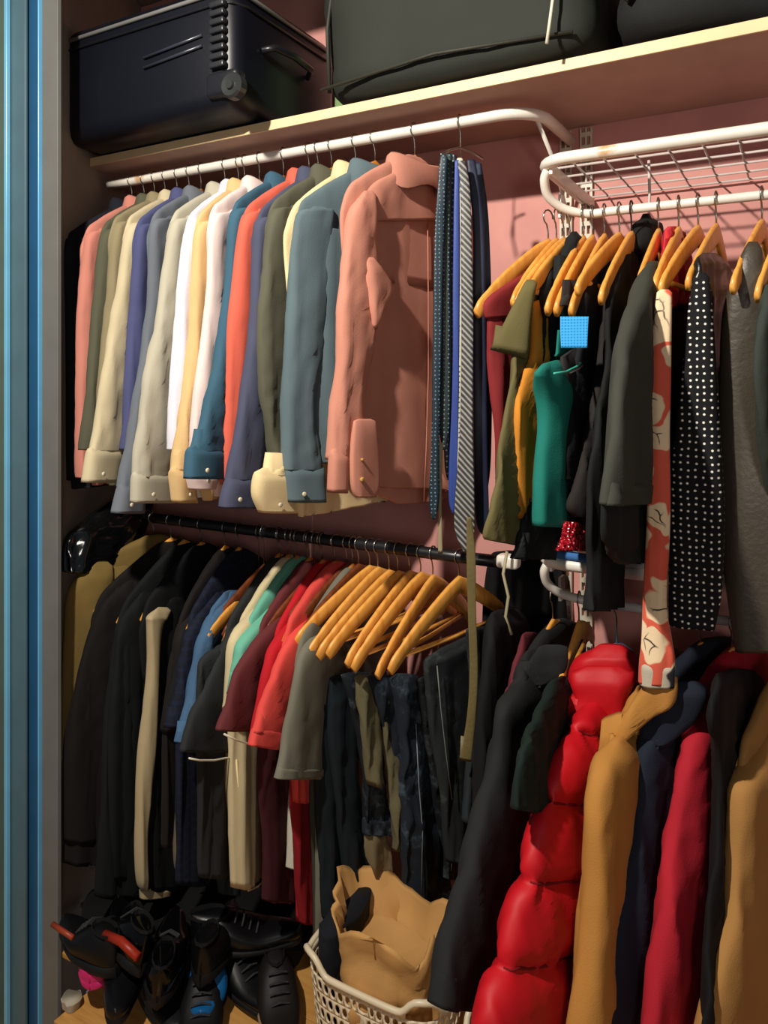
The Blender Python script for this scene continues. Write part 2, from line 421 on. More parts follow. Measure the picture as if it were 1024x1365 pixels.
def wire_shelf(zt, label, x0=-.475):
    t = thing('wire_shelf', label, 'shelf', (x0, 1.5, zt), 'white wire shelves with hanging rails')
    x1 = .9; yf = 1.5
    arc = []
    for k in range(7):
        a = math.radians(k*15); arc.append((x0+.06-.06*math.sin(a)*1.0-.0, yf+.06-.06*math.cos(a), zt))
    tube('front_rail', [(x1, yf, zt), (.3, yf, zt)]+[(x0+.06, yf, zt)]+arc[1:]+[(x0, WALLY-.03, zt-.004)], .0125, WHITE, t, 14)
    rz = zt-.096
    p = [(x0+.01, yf+.03, zt-.012), (x0+.002, yf+.035, zt-.03), (x0+.004, yf+.055, zt-.06), (x0+.03, RY-.02, rz+.012), (x0+.075, RY, rz), (x0+.12, RY, rz), (.2, RY, rz), (x1, RY, rz)]
    tube('hanging_rail', [q for q in smoothrows(p[:6], 22)]+p[6:], .0095, WHITE, t, 14)
    n = 22
    for i in range(n):
        x = x0+.055+i*(x1-x0-.06)/(n-1)
        tube('wire', [(x, yf, zt+.006), (x, WALLY-.02, zt+.006), (x, WALLY-.008, zt+.002)], .0022, WIRE, t, 5)
    for y in (yf+.075, yf+.15, yf+.225, yf+.3, yf+.37):
        tube('wire', [(x0+.01, y, zt+.002), (x1, y, zt+.002)], .0028, WIRE, t, 5)
    for xx in (x0+.02, .34):
        v, f = join([box_g((xx, yf+.2, zt-.012), (.006, .36, .022)), box_g((xx, RY, rz+.02), (.006, .03, .05))])
        mesh('bracket', v, f, WHITE, t, smooth=False)
    tube('rail_hook', [(x0+.2, RY, zt), (x0+.2, RY+.01, rz+.03), (x0+.2, RY, rz)], .003, WIRE, t, 6)
    return rz
RR = wire_shelf(1.943, 'upper white wire shelf with a scuffed front rail against the pink wall')
RR2 = wire_shelf(1.122, 'lower white wire shelf in shadow behind the dresses')

# ============================================================ ON THE SHELF
def yz_rot(): pass
NAVY = mat((9, 13, 26), 'plastic', .42, spec=.5)
sc = thing('suitcase', 'large navy black suitcase lying on its side at left of the shelf', 'suitcase', (-1.52, 1.64, SZ+.025))
SX0, SX1, SY0, SY1, SB, ST = -1.835, -1.195, 1.40, 1.862, SZ+.026, SZ+.345
v, f = box_g(((SX0+SX1)/2, (SY0+SY1)/2, (SB+ST)/2), (SX1-SX0, SY1-SY0, ST-SB), 0, .045)
for q in v:
    q.z += .012*noise.noise(q*4)
mesh('shell', v, f, NAVY, sc)
SHINE = mat((120, 120, 118), 'plastic', .3, spec=.7)
for dz, rr in ((-.035, .0055), (-.062, .004)):
    z = ST+dz
    P = [(SX0-.001, SY1-.06, z), (SX0-.002, SY0+.05, z), (SX0+.045, SY0-.003, z), (SX1-.045, SY0-.003, z), (SX1-.012, SY0+.01, z), (SX1+.003, SY0+.05, z), (SX1+.003, SY1-.06, z)]
    tube('piping', P, rr, SHINE if dz > -.05 else BLACKM, sc, 8)
for k in range(8):
    v, f = box_g((SX1-.045, SY0-.006, SB+.105+k*.021), (.045, .02, .015), 0, .004); mesh('corner_ridge', v, f, mat((52, 54, 58), 'plastic', .35, spec=.6), sc)
wc = Vector((SX1+.004, SY0+.005, SB+.05))
v, f = box_g((SX1-.03, SY0+.004, SB+.058), (.10, .04, .06), 0, .012); mesh('wheel_housing', v, f, mat((34, 36, 42), 'plastic', .35, spec=.6), sc)
rs = []
for s_, r_ in ((-.016, .0), (-.016, .026), (-.01, .031), (.01, .031), (.016, .026), (.014, .012), (.02, .01), (.02, .0)):
    rs.append([wc+Vector((r_*math.cos(a*math.pi/10)+.01, -.022-s_, r_*math.sin(a*math.pi/10)-.012)) for a in range(20)])
v, f = rings(rs); wh = mesh('wheel', v, f, mat((44, 46, 46), 'paint', .35, spec=.6), sc, smooth=False)
for dz in (0, .026):
    tube('rib', [(SX1-.30, SY0-.004, SB+.15+dz), (SX1-.10, SY0-.004, SB+.165+dz)], .004, mat((60, 66, 78), 'plastic', .3, spec=.6), sc, 8)
tube('carry_handle', [(SX1+.004, SY0+.10, SB+.17), (SX1+.03, SY0+.12, SB+.18), (SX1+.034, SY0+.2, SB+.185), (SX1+.03, SY0+.28, SB+.18), (SX1+.004, SY0+.30, SB+.17)], .009, BLACKM, sc, 8)

def softbag(name, label, x0, x1, y0, y1, z0, z1, m, bev=.06, amp=.02):
    t = thing(name, label, 'bag', ((x0+x1)/2, (y0+y1)/2, z0))
    bm = bmesh.new(); bmesh.ops.create_cube(bm, size=1)
    bmesh.ops.subdivide_edges(bm, edges=list(bm.edges), cuts=11, use_grid_fill=True)
    bm.verts.index_update(); vs = []
    for q in bm.verts:
        c = q.co*2; u = Vector([math.copysign(abs(a), a) for a in c])
        l = (abs(u.x)**7+abs(u.y)**7+abs(u.z)**7)**(1/7); u = u/l
        p = Vector(((x0+x1)/2+u.x*(x1-x0)/2, (y0+y1)/2+u.y*(y1-y0)/2, (z0+z1)/2+u.z*(z1-z0)/2))
        d = amp*noise.noise(p*5)+amp*.4*noise.noise(p*15)
        p += Vector((u.x*d, u.y*d, (u.z*d if u.z > 0 else 0))); p.z = max(p.z, z0)
        vs.append(p)
    fs = [tuple(x.index for x in ff.verts) for ff in bm.faces]; bm.free()
    mesh('shell', vs, fs, m, t); return t
GB = mat((44, 48, 40), 'cloth', .75, bump=.35)
b2 = softbag('travel_bag', 'big dark olive grey soft bag in the middle of the shelf', -1.02, -.36, 1.48, 1.86, SZ+.022, SZ+.37, GB)
tube('piping', [(-.985, 1.497, SZ+.05), (-.99, 1.495, SZ+.2), (-.97, 1.492, SZ+.32), (-.6, 1.480, SZ+.345)], .005, mat((62, 62, 52), 'cloth', .6), b2)
tube('piping', [(-1.0, 1.482, SZ+.055), (-.7, 1.474, SZ+.075), (-.4, 1.484, SZ+.06)], .004, mat((62, 62, 52), 'cloth', .6), b2)
b3 = softbag('travel_bag', 'dark grey soft bag at the right end of the shelf', -.33, .5, 1.5, 1.86, SZ+.022, SZ+.34, mat((28, 30, 30), 'cloth', .8, bump=.4), amp=.035)
tube('strap', [(-.30, 1.49, SZ+.1), (-.2, 1.475, SZ+.2), (-.05, 1.485, SZ+.3)], .008, BLACKM, b3)
gp = softbag('pouch', 'small pale green pouch wedged behind the suitcase', -1.12, -1.03, 1.72, 1.86, SZ+.022, SZ+.33, mat((120, 150, 100), 'cloth', .8), amp=.008)
cd = [atY(738, -60, 1.455), atY(737, 0, 1.455), atY(733, 30, 1.455), atY(729, 58, 1.455)]
tag(tube('cord', cd, .0035, mat((210, 205, 185), 'cloth', .6)), 'pale loose cord hanging over the olive grey bag', 'cord')

# ============================================================ UPPER LEFT SHIRTS
def shirt(col, label, neck, tip, sleeve, cuff=None, kind='cloth', col2=(240, 240, 235), k=60, hem=None, noff=.008, rough=.85, coll=True, cuffcol=None, t=.02, slv_t=.024, wood=None, bodyrows=None, wr=.004):
    m = mat(col, kind, rough, col2, k, sheen=.15)
    fr = Fr(neck, tip[0], RZ, .225)
    zt = min(fr.pt(*tip).z, RZ-.13); zn = RZ-.075
    g = thing('shirt', label, 'shirt', fr.O, 'long sleeved shirts on the upper rail')
    H = hem or (zt-.67)
    if bodyrows: piece('body', fr, bodyrows, m, g, t=t, fold=.003, wr=.003)
    else:
        prof = [(.18, zt-.02), (.212, zt-.04), (.205, zt-.25), (.215, H+.1), (.20, H)]
        AB = [(fr.at(s, z), fr.at(-min(s, .2), z)) for s, z in prof]
        drape('body', fr, AB, m, g, t=.030, fold=.005, wr=.003)
        yoke(fr, zn-.014, zt-.010, m, g, L=.226)
    sl = [(tip[1]-9, tip[0]+14, sleeve[0][2]-4)]+list(sleeve)
    piece('sleeve', fr, sl, m, g, t=slv_t, tt=lambda f: min(1, .3+f*6), off=noff, fold=.0025, lam=.05, wr=wr)
    bs = [(fr.at(-.13, zt+.04), fr.at(-.19, zt+.03)), (fr.at(-.14, zt-.2), fr.at(-.215, zt-.2)), (fr.at(-.13, zt-.58), fr.at(-.20, zt-.58))]
    drape('sleeve', fr, bs, m, g, t=.018, off=-.004, wr=.003)
    if coll: collar(fr, zn-.026, m, g, rs_=.064, rn=.026, h=.036)
    if cuff:
        mc = mat(cuffcol, 'cloth', .8) if cuffcol else m
        cf = piece('cuff', fr, cuff, mc, g, t=slv_t*1.12, off=noff+.002, fold=.001, wr=.0015, flat=.7)
        y, xl_, xr_ = cuff[-1][:3]
        p = fr.pt(xl_+(xr_-xl_)*.3, y-12)+fr.n3()*(slv_t*1.12+noff+.003)
        rs = []
        for dd, r_ in ((-.002, .005), (.0015, .0055), (.0025, .004), (.0025, .001)):
            rs.append([p+fr.n3()*dd+Vector((fr.d.x*math.cos(a*.785), fr.d.y*math.cos(a*.785), math.sin(a*.785)))*r_ for a in range(8)])
        v, f = rings(rs); mesh('button', v, f, mat((215, 205, 180), 'plastic', .3), cf)
    hanger(fr, zn+.004, zt-.026, 'wooden hanger holding the '+label.split(' shirt')[0]+' shirt', wood or WOODD, 'wooden hangers on the upper left rail', bar=False, thick=.72)
    return g, fr, m
shirt((22, 26, 40), 'almost black shirt at the far left end of the upper rail', 176, (84, 330), [(330, 82, 112), (450, 84, 110), (640, 86, 108)])
shirt((200, 128, 112), 'dusty pink shirt nearest the left end of the upper rail', 192, (114, 318), [(318, 112, 140), (400, 103, 136), (500, 101, 130), (600, 100, 120), (637, 101, 112)])
shirt((84, 84, 66), 'dark olive shirt between the dusty pink and the khaki shirts', 206, (137, 314), [(316, 133, 160), (400, 124, 154), (500, 114, 148), (560, 109, 142), (600, 105, 135)])
shirt((140, 128, 98), 'khaki shirt half hidden left of the cream cuffed shirt', 220, (151, 306), [(308, 149, 172), (420, 139, 165), (520, 129, 158), (590, 122, 150)])
shirt((198, 184, 150), 'cream beige shirt with a wide open cuff at left', 236, (170, 306), [(308, 167, 196), (400, 152, 184), (500, 134, 172), (560, 126, 166), (602, 116, 165)], [(598, 113, 160), (643, 107, 153)])
shirt((74, 78, 118), 'indigo shirt next to the cream beige shirt', 252, (183, 309), [(311, 180, 206), (420, 171, 199), (520, 165, 192), (600, 159, 187)])
shirt((104, 110, 118), 'slate grey shirt with its cuff reaching lowest at left', 268, (203, 301), [(303, 199, 240), (400, 195, 226), (500, 182, 214), (600, 165, 198), (650, 156, 190)], [(646, 155, 187), (684, 147, 184)])
shirt((182, 176, 156), 'light grey beige crumpled shirt with a broad buttoned cuff', 300, (229, 301), [(303, 225, 262), (400, 210, 246), (500, 192, 236), (600, 177, 228), (636, 174, 227)], [(630, 173, 227), (670, 172, 225)], wr=.006)
shirt((226, 224, 236), 'bright white shirt with a lavender tint beside the light grey one', 318, (251, 303), [(305, 247, 275), (400, 234, 262), (480, 229, 256), (560, 225, 248), (600, 224, 242)])
shirt((216, 182, 128), 'pale yellow tan shirt with a slim cuff', 326, (264, 304), [(306, 260, 290), (400, 253, 280), (500, 246, 268), (560, 237, 260), (628, 227, 250)], [(625, 224, 248), (670, 228, 254)])
shirt((236, 212, 206), 'pinkish white shirt with a wide smooth side', 346, (282, 294), [(296, 277, 330), (400, 271, 318), (500, 258, 304), (600, 250, 292), (638, 246, 285)], [(634, 245, 283), (652, 250, 276)], noff=.012)
shirt((56, 92, 112), 'steel blue shirt with a deep folded cuff', 378, (311, 288), [(290, 306, 336), (400, 296, 324), (500, 280, 312), (570, 262, 305), (602, 250, 298)], [(597, 246, 293), (638, 244, 290)])
shirt((214, 98, 78), 'coral red shirt with ribbed shoulder', 412, (326, 293), [(295, 320, 352), (400, 306, 344), (500, 298, 334), (600, 294, 322), (646, 295, 310)])
shirt((72, 76, 98), 'dark slate blue shirt with a pointed cuff', 424, (343, 301), [(303, 338, 368), (420, 331, 360), (500, 323, 356), (600, 307, 352), (640, 299, 350)], [(636, 299, 347), (660, 292, 344), (676, 290, 336)])
shirt((88, 88, 72), 'olive grey shirt with crumpled lower sleeve', 442, (361, 288), [(290, 357, 398), (400, 344, 388), (500, 343, 380), (560, 350, 378), (612, 360, 378)], wr=.008)
shirt((232, 208, 158), 'cream shirt whose wide open cuff hangs lowest', 474, (386, 296), [(300, 400, 412), (560, 394, 404), (608, 384, 400), (634, 356, 396)], [(630, 345, 392), (660, 342, 398), (684, 352, 404)], noff=-.014)
shirt((92, 110, 116), 'blue grey shirt with a broad crumpled cuff left of the salmon shirt', 500, (394, 290), [(293, 390, 440), (400, 381, 432), (470, 377, 428), (540, 373, 418), (600, 374, 424), (626, 375, 428)], [(622, 375, 428), (668, 379, 430)], wr=.006, hem=1.30)

# salmon brown shirt, the nearest one, its back in full view
m16 = mat((196, 132, 112), 'cloth', .85, sheen=.15)
fr = Fr(553, 462, RZ, .23); zn = RZ-.07; zt = fr.pt(462, 272).z
g = thing('shirt', 'salmon brown shirt nearest the viewer with its back and yoke in full view', 'shirt', fr.O, 'long sleeved shirts on the upper rail')
piece('body', fr, [(222, 530, 572), (240, 498, 596), (262, 474, 612), (300, 466, 616), (400, 474, 614), (500, 478, 612), (600, 477, 610), (648, 478, 608, 655)], m16, g, t=.018, fold=.0035, lam=.16, wr=.003)
piece('shirt_tail', fr, [(630, 480, 608), (650, 488, 600, 655), (672, 530, 585, 668)], m16, g, t=.012, fold=.002, lam=.16, wr=.002)
piece('yoke', fr, [(226, 528, 574), (242, 498, 597), (264, 476, 611), (297, 470, 613, 296)], m16, g, t=.027, off=.002, fold=.0035, lam=.16, wr=.003, tt=lambda f: min(1, .55+f*4))
strip('pleat', fr, [(562, 300), (563, 400), (563, 500), (560, 600), (557, 668)], m16, g, out=.019)
piece('sleeve', fr, [(262, 474, 492), (285, 459, 492), (340, 450, 492), (385, 446, 503), (430, 442, 492), (500, 440, 480), (560, 433, 474), (612, 430, 472)], m16, g, t=.026, off=.018, fold=.003, lam=.045, wr=.006)
piece('sleeve_fold', fr, [(350, 470, 484), (368, 470, 497), (386, 472, 507), (404, 474, 500), (425, 478, 490), (440, 482, 486)], m16, g, t=.02, off=.036, fold=.002, wr=.008)
cf = piece('cuff', fr, [(560, 452, 480), (600, 448, 484), (645, 449, 484), (660, 455, 480)], m16, g, t=.012, off=.045, fold=.001, wr=.001, flat=.6)
piece('cuff', fr, [(600, 430, 450), (655, 428, 449)], m16, g, t=.02, off=.026, fold=.001, wr=.001)
for yb in (636, 610):
    p = fr.pt(457, yb)+fr.n3()*.0585; rr_ = .0055 if yb == 636 else .003
    rs = [[p+fr.n3()*dd+Vector((fr.d.x*math.cos(a*.785), fr.d.y*math.cos(a*.785), math.sin(a*.785)))*(r_*rr_/.0055) for a in range(8)] for dd, r_ in ((-.003, .005), (.0015, .0055), (.0025, .004), (.0025, .001))]
    v, f = rings(rs); mesh('button', v, f, mat((190, 150, 80), 'plastic', .3), cf)
collar(fr, zn-.046, m16, g, rs_=.084, rn=.03, h=.042); yoke(fr, zn-.012, zt-.0, m16, g, L=.232, t=.022)
hanger(fr, zn-.004, zt-.012, 'wooden hanger holding the nearest salmon brown shirt', WOOD, 'wooden hangers on the upper left rail', bar=False, thick=.75)

# ---- ties on a tie hanger
tiefr = Fr(614, 560, RZ, .2)
t = thing('tie_hanger', 'metal tie hanger with a pale block at the end of the upper rail', 'hanger', tiefr.O)
pts = [tiefr.at(0, RZ-.10), tiefr.at(0, RZ-.03), tiefr.at(.003, RZ-.022)]
for k in range(9):
    a = math.radians(-70+k*32); pts.append(tiefr.at(.017*math.cos(a), RZ+.017*math.sin(a)))
tube('hook', pts, .002, STEEL, t, 6)
pb = tiefr.at(0, RZ-.078); box('neck_block', pb, (.014, .014, .018), mat((225, 205, 160), 'plastic', .4), t, bev=.003).location -= t.location
def viewframe(px, Y):
    """plane square to the line of sight at (px, Y)"""
    fr = Fr(px, px-5, RZ); N = atY(px, CY, Y); fr.N = Vector((N.x, N.y)); u = fr.N.normalized()
    fr.n = -u; fr.d = Vector((u.y, -u.x)); fr.d = -fr.d
    fr.O = Vector((fr.N.x, fr.N.y, RZ)); return fr
bars = [tuple(atY(x, y, Y)) for x, y, Y in ((588, 206, 1.50), (600, 200, 1.56), (614, 197, 1.6), (630, 203, 1.63), (644, 212, 1.66))]
tube('tie_bar', bars, .003, STEEL, t, 6)
TIES = [
 ('dark teal dotted tie at the left of the tie hanger', (12, 42, 58), 'dots', (96, 140, 160), 115, 1.47, [(208, 587, 597), (300, 580, 592), (450, 577, 589), (600, 575, 586), (660, 572, 586), (692, 576, 580)]),
 ('black green tie with pale dots, second on the tie hanger', (10, 34, 38), 'dots', (90, 130, 130), 100, 1.49, [(206, 594, 604), (300, 591, 600), (450, 588, 600), (560, 585, 600), (600, 590, 594)]),
 ('midnight blue tie with white flecks, third on the tie hanger', (12, 16, 36), 'dots', (150, 155, 170), 80, 1.52, [(208, 600, 609), (300, 597, 608), (450, 595, 607), (600, 592, 604), (640, 596, 600)]),
 ('royal blue slim tie in the middle of the bundle', (40, 66, 140), 'cloth', (0, 0, 0), 60, 1.50, [(215, 606, 613), (350, 604, 613), (500, 603, 612), (650, 598, 610), (684, 603, 606)]),
 ('pale speckled tie edge beside the striped tie', (196, 190, 170), 'dots', (70, 70, 80), 90, 1.505, [(212, 609, 617), (300, 613, 619), (450, 612, 618), (600, 609, 616), (650, 610, 614)]),
 ('grey black diagonally striped wide tie', (52, 54, 58), 'twill', (150, 148, 140), 34, 1.49, [(216, 610, 620), (260, 614, 627), (400, 615, 631), (550, 614, 631), (680, 606, 633), (712, 608, 632), (735, 618, 624)]),
 ('navy blue wide tie right of the striped tie', (14, 26, 62), 'cloth', (0, 0, 0), 60, 1.53, [(214, 622, 634), (300, 630, 645), (450, 631, 648), (600, 632, 650), (690, 634, 652), (712, 642, 646)]),
 ('blackish navy tie at the right edge of the bundle', (12, 18, 38), 'stripe', (30, 40, 70), 30, 1.58, [(218, 630, 642), (300, 638, 652), (450, 642, 656), (600, 642, 655), (650, 647, 651)]),
]
for lb, c, kd, c2, kk, Y, rows in TIES:
    vf = viewframe((rows[0][1]+rows[0][2])/2, Y)
    o = piece('necktie', vf, rows, mat(c, kd, .5, c2, kk, spec=.5), None, t=.006, fold=.001, lam=.05, wr=.0015, flat=.6, tt=lambda f: 1, cap=True)
    tag(o, lb, 'tie', 'ties on the tie hanger')
# belts hanging from the same hook
vf = viewframe(628, 1.46)
tag(piece('belt', vf, [(690, 622, 629), (740, 622, 634), (820, 624, 635), (900, 626, 637), (960, 622, 634), (1012, 612, 628, 1016)], mat((104, 92, 54), 'leather', .5, spec=.5), None, t=.003, fold=.0004, wr=.001, tt=lambda f: 1), 'long olive brown belt hanging down over the lower row', 'belt')
vf = viewframe(590, 1.48)
tag(piece('ribbon', vf, [(590, 586, 591), (660, 585, 589), (738, 584, 590)], mat((150, 140, 110), 'cloth', .6), None, t=.002, fold=.0003, wr=.001, tt=lambda f: 1), 'thin pale ribbon dangling below the dotted ties', 'ribbon')

# ============================================================ generic hanging garment
def garment(name, label, cat, rodz, neck, tip, parts, col, kind='cloth', group=None, wood=WOOD, hang='', zn=None, bar=True, rough=.85, k=60, col2=(240, 240, 235), L=.22, spec=.3, sheen=.1, nohang=False, yk=None, a0=.2, pf=None, hookmat=STEEL, tz=None):
    """parts: list of (part name, rows in px, options)"""
    m = mat(col, kind, rough, col2, k, spec=spec, sheen=sheen)
    fr = Fr(neck, tip[0], rodz, L)
    g = thing(name, label, cat, fr.O, group)
    hfr = fr; hthk = 1.0
    if pf: fr = viewframe(*pf)
    for pn, rows, kw in parts:
        kw = dict(kw); mm = kw.pop('m', m); vfp = kw.pop('vf', None)
        if pn in ('piping', 'zip', 'seam', 'stitching'): strip(pn, fr, rows, mm, g, out=kw.get('out', .03))
        elif pn == 'collar_band': collar(fr, rodz-.10, mm, g)
        else: piece(pn, viewframe(*vfp) if vfp else fr, rows, mm, g, **kw)
    fr = hfr
    if not nohang:
        zt = fr.pt(*tip).z if tz is None else tz
        zn_ = zn if zn is not None else rodz-.065
        if zn_-zt > .2: zn_ = zt+.2
        if zn_-zt < .05: zt = zn_-.09
        if yk if yk is not None else rodz < 1.2:
            zt -= .014; yoke(fr, zn_-.012, zt+.004, m, g, L*1.0, a0=a0); hthk = .75
        hanger(fr, zn_, zt, hang or ('hanger holding the '+label), wood, 'clothes hangers on the other rails', bar, hookmat, thick=hthk)
    return g, fr, m

# ============================================================ LOWER LEFT ROW
SL = dict(t=.024, off=.006, wr=.004)
garment('garment_bag', 'glossy black plastic garment bag above the khaki jacket', 'garment bag', RZ2, 190, (96, 742), [('cover', [(668, 150, 205), (690, 120, 200), (715, 90, 190), (745, 84, 160), (762, 84, 130)], dict(t=.035, wr=.016))], (14, 16, 18), 'plastic', rough=.12, spec=.9, nohang=True)
garment('jacket', 'khaki jacket at the far left of the lower rail', 'jacket', RZ2, 205, (92, 775), [('body', [(752, 112, 185), (790, 92, 190), (850, 84, 180), (1000, 82, 160), (1100, 84, 150)], dict(t=.03)), ('sleeve', [(752, 118, 148), (785, 88, 146), (850, 82, 122), (920, 79, 106), (1010, 77, 92)], dict(t=.03, off=.02))], (122, 100, 52), bar=False, hang='wooden hanger inside the khaki jacket')
garment('coat', 'dark brown long coat beside the khaki jacket', 'coat', RZ2, 228, (128, 812), [('body', [(772, 160, 235), (810, 138, 240), (900, 105, 230), (1000, 92, 220), (1150, 84, 200)], dict(t=.03, fold=.006)), ('sleeve', [(775, 165, 196), (805, 134, 190), (850, 116, 170), (920, 98, 150), (1000, 85, 138), (1120, 84, 130)], SL)], (22, 16, 14), hang='hanger inside the dark brown long coat')
garment('coat', 'black green long coat left of the beige striped jacket', 'coat', RZ2, 245, (160, 826), [('body', [(788, 186, 250), (830, 160, 250), (900, 148, 240), (1000, 138, 235), (1195, 128, 215)], dict(t=.03, fold=.006)), ('sleeve', [(790, 185, 215), (830, 158, 200), (900, 148, 190), (1000, 140, 184), (1170, 138, 180)], SL)], (15, 20, 18), hang='hanger inside the black green coat')
BEI = mat((176, 158, 122), 'cloth', .85)
garment('track_jacket', 'black jacket with a long beige side panel and beige hem', 'jacket', RZ2, 268, (192, 822), [
    ('body', [(790, 232, 275), (815, 208, 275), (900, 198, 262), (1000, 190, 250), (1186, 186, 232)], dict(t=.024)),
    ('side_panel', [(812, 200, 220), (822, 190, 214), (835, 190, 208), (900, 190, 202), (1000, 181, 196), (1100, 176, 188), (1168, 178, 188), (1185, 184, 188)], dict(t=.02, off=.018, m=BEI, wr=.002)),
    ('hem_band', [(1184, 186, 226), (1198, 187, 224, 1192)], dict(t=.02, off=.003, m=BEI, wr=.001, fold=.001))], (12, 13, 17), hang='hanger inside the black jacket with the beige panel')
garment('sweater', 'dark brown sweater behind the navy tops', 'sweater', RZ2, 300, (240, 838), [('body', [(795, 262, 305), (840, 238, 300), (900, 226, 290), (1000, 218, 275), (1130, 216, 262)], dict(t=.02)), ('sleeve', [(797, 264, 282), (845, 234, 262), (900, 227, 256), (975, 216, 245)], SL)], (24, 18, 18), hang='hanger inside the dark brown sweater')
garment('shirt', 'navy shirt on the lower rail left of the light blue one', 'shirt', RZ2, 318, (254, 834), [('body', [(788, 280, 322), (835, 254, 316), (900, 240, 300), (1000, 234, 290), (1180, 238, 275)], dict(t=.02)), ('sleeve', [(788, 284, 306), (835, 251, 290), (900, 236, 272), (970, 220, 252)], SL)], (14, 19, 34), 'check', col2=(18, 26, 46), k=14, hang='hanger inside the navy shirt')
garment('shirt', 'light blue denim shirt on the lower rail', 'shirt', RZ2, 330, (270, 830), [('body', [(790, 298, 330), (830, 276, 326), (900, 262, 310), (1000, 256, 298)], dict(t=.018)), ('sleeve', [(792, 302, 318), (840, 268, 288), (900, 255, 278), (960, 241, 262), (990, 236, 256)], SL)], (66, 98, 130), 'denim', col2=(92, 126, 156), nohang=True)
fr_ = Fr(345, 281, RZ2); hanger(fr_, fr_.pt(345, 778).z, fr_.pt(281, 852).z, 'lone orange wooden hanger tip between the light blue shirt and dark grey polo', WOOD, 'clothes hangers on the other rails')
def tee(label, neck, tip, rows, col, hem, body_l, body_r, yb, kind='cloth', col2=(240, 240, 235), k=60, pip=None, hangl='', t=.022, name='t_shirt'):
    parts = [('body', [(rows[0][0], rows[0][1]+2, rows[0][2]+36), (rows[1][0], rows[1][1]+12, rows[1][2]+50), (tip[1]+60, body_l, body_r), (yb, body_l+6, body_r-8)], dict(t=.018, fold=.005)),
             ('sleeve', rows, dict(t=t, off=.012, wr=.003, fold=.002))]
    if hem:
        parts.append(('sleeve_hem', hem, dict(t=t*1.06, off=.0125, wr=.001, fold=.002)))
    if pip:
        xs = pip; parts.append(('piping', xs, dict(m=mat((226, 218, 196), 'cloth', .7), out=.034)))
    return garment(name, label, 'T-shirt', RZ2, neck, tip, parts, col, kind, 'short sleeved tops on the lower rail', WOODD, hangl or ('hanger inside the '+label.split(' with')[0]), col2=col2, k=k)
tee('dark grey polo with white tipped sleeve', 372, (302, 850), [(806, 338, 356), (850, 296, 334), (900, 274, 322), (950, 250, 306), (1000, 234, 300)], (46, 49, 50), None, 262, 322, 1170, pip=[(236, 1006), (250, 1009), (270, 1009), (286, 1006), (298, 1006)], col2=(80, 84, 84))
tee('cream tee on the lower rail', 384, (318, 848), [(815, 330, 350), (850, 304, 330), (900, 298, 318), (945, 293, 315)], (204, 188, 148), None, 306, 345, 1184)
tee('mint green tee on the lower rail', 396, (330, 846), [(796, 366, 384), (850, 318, 342), (880, 307, 330), (925, 301, 322)], (104, 176, 150), None, 318, 352, 960)
tee('maroon polo with white tipped sleeve', 412, (344, 856), [(818, 368, 392), (860, 330, 366), (900, 306, 358), (940, 294, 352), (972, 283, 345)], (98, 42, 44), None, 352, 392, 1202, pip=[(282, 974), (298, 982), (318, 988), (338, 990)])
fr_ = Fr(420, 347, RZ2); hanger(fr_, fr_.pt(420, 778).z, fr_.pt(347, 872).z, 'orange wooden hanger tip between the maroon and the bright red tops', WOOD, 'clothes hangers on the other rails')
tee('bright red tee on the lower rail', 430, (366, 862), [(826, 382, 400), (870, 352, 385), (930, 340, 374), (982, 330, 368)], (184, 22, 34), None, 390, 420, 1228)
tee('coral polo with stitched sleeve edge', 446, (382, 850), [(812, 420, 440), (845, 384, 424), (890, 360, 410), (940, 342, 400), (975, 331, 390)], (218, 74, 66), [(968, 333, 392), (992, 326, 384, 1000)], 388, 420, 1070)
tee('medium grey polo left of the empty looking hangers', 470, (400, 868), [(850, 408, 450), (880, 392, 440), (940, 380, 430), (1000, 370, 426), (1035, 363, 422)], (112, 110, 96), [(1020, 366, 424), (1036, 362, 424, 1030)], 418, 452, 1256)
# long hems showing under the short sleeves
def under(label, neck, tip, rows, col, name='top', cat='top', t=.018, pip=None, **kw):
    ps = [('body', rows, dict(t=t, fold=.005, wr=.004))]
    if pip:
        for q in pip: ps.append(('piping', q, dict(m=mat((224, 200, 150), 'cloth', .7), out=.022)))
    return garment(name, label, cat, RZ2, neck, tip, ps, col, group='long hems hanging in the shade of the lower rail', nohang=True, **kw)
under('grey brown hem between the black jacket and the dark polo', 310, (252, 850), [(850, 262, 300), (1000, 244, 290), (1120, 236, 268), (1168, 240, 266)], (104, 94, 76))
under('dark teal hem left of the beige hem', 362, (300, 850), [(850, 312, 340), (1000, 282, 316), (1120, 285, 312), (1192, 296, 318)], (26, 44, 52))
under('beige hem with pale piping under the maroon sleeve', 378, (312, 850), [(860, 335, 360), (1000, 304, 346), (1100, 308, 348), (1185, 320, 350, 1165)], (122, 106, 80), pip=[[(305, 1010), (309, 1080), (314, 1140), (321, 1184), (334, 1178), (348, 1164)]])
under('dark maroon hem behind the bright red hem', 420, (350, 850), [(860, 375, 400), (1000, 348, 392), (1120, 352, 396), (1200, 352, 392)], (74, 20, 26))
under('small white hem corner beside the red hem', 428, (365, 850), [(900, 395, 412), (1100, 388, 400), (1158, 386, 393)], (200, 196, 180))
under('long bright red hem under the grey sleeve', 440, (376, 850), [(900, 402, 430), (1040, 388, 420), (1150, 394, 420), (1232, 404, 420)], (138, 20, 28))
under('long grey green hem reaching the basket', 462, (392, 860), [(900, 425, 470), (1040, 416, 462), (1150, 420, 458), (1250, 422, 452)], (70, 74, 62), t=.024)

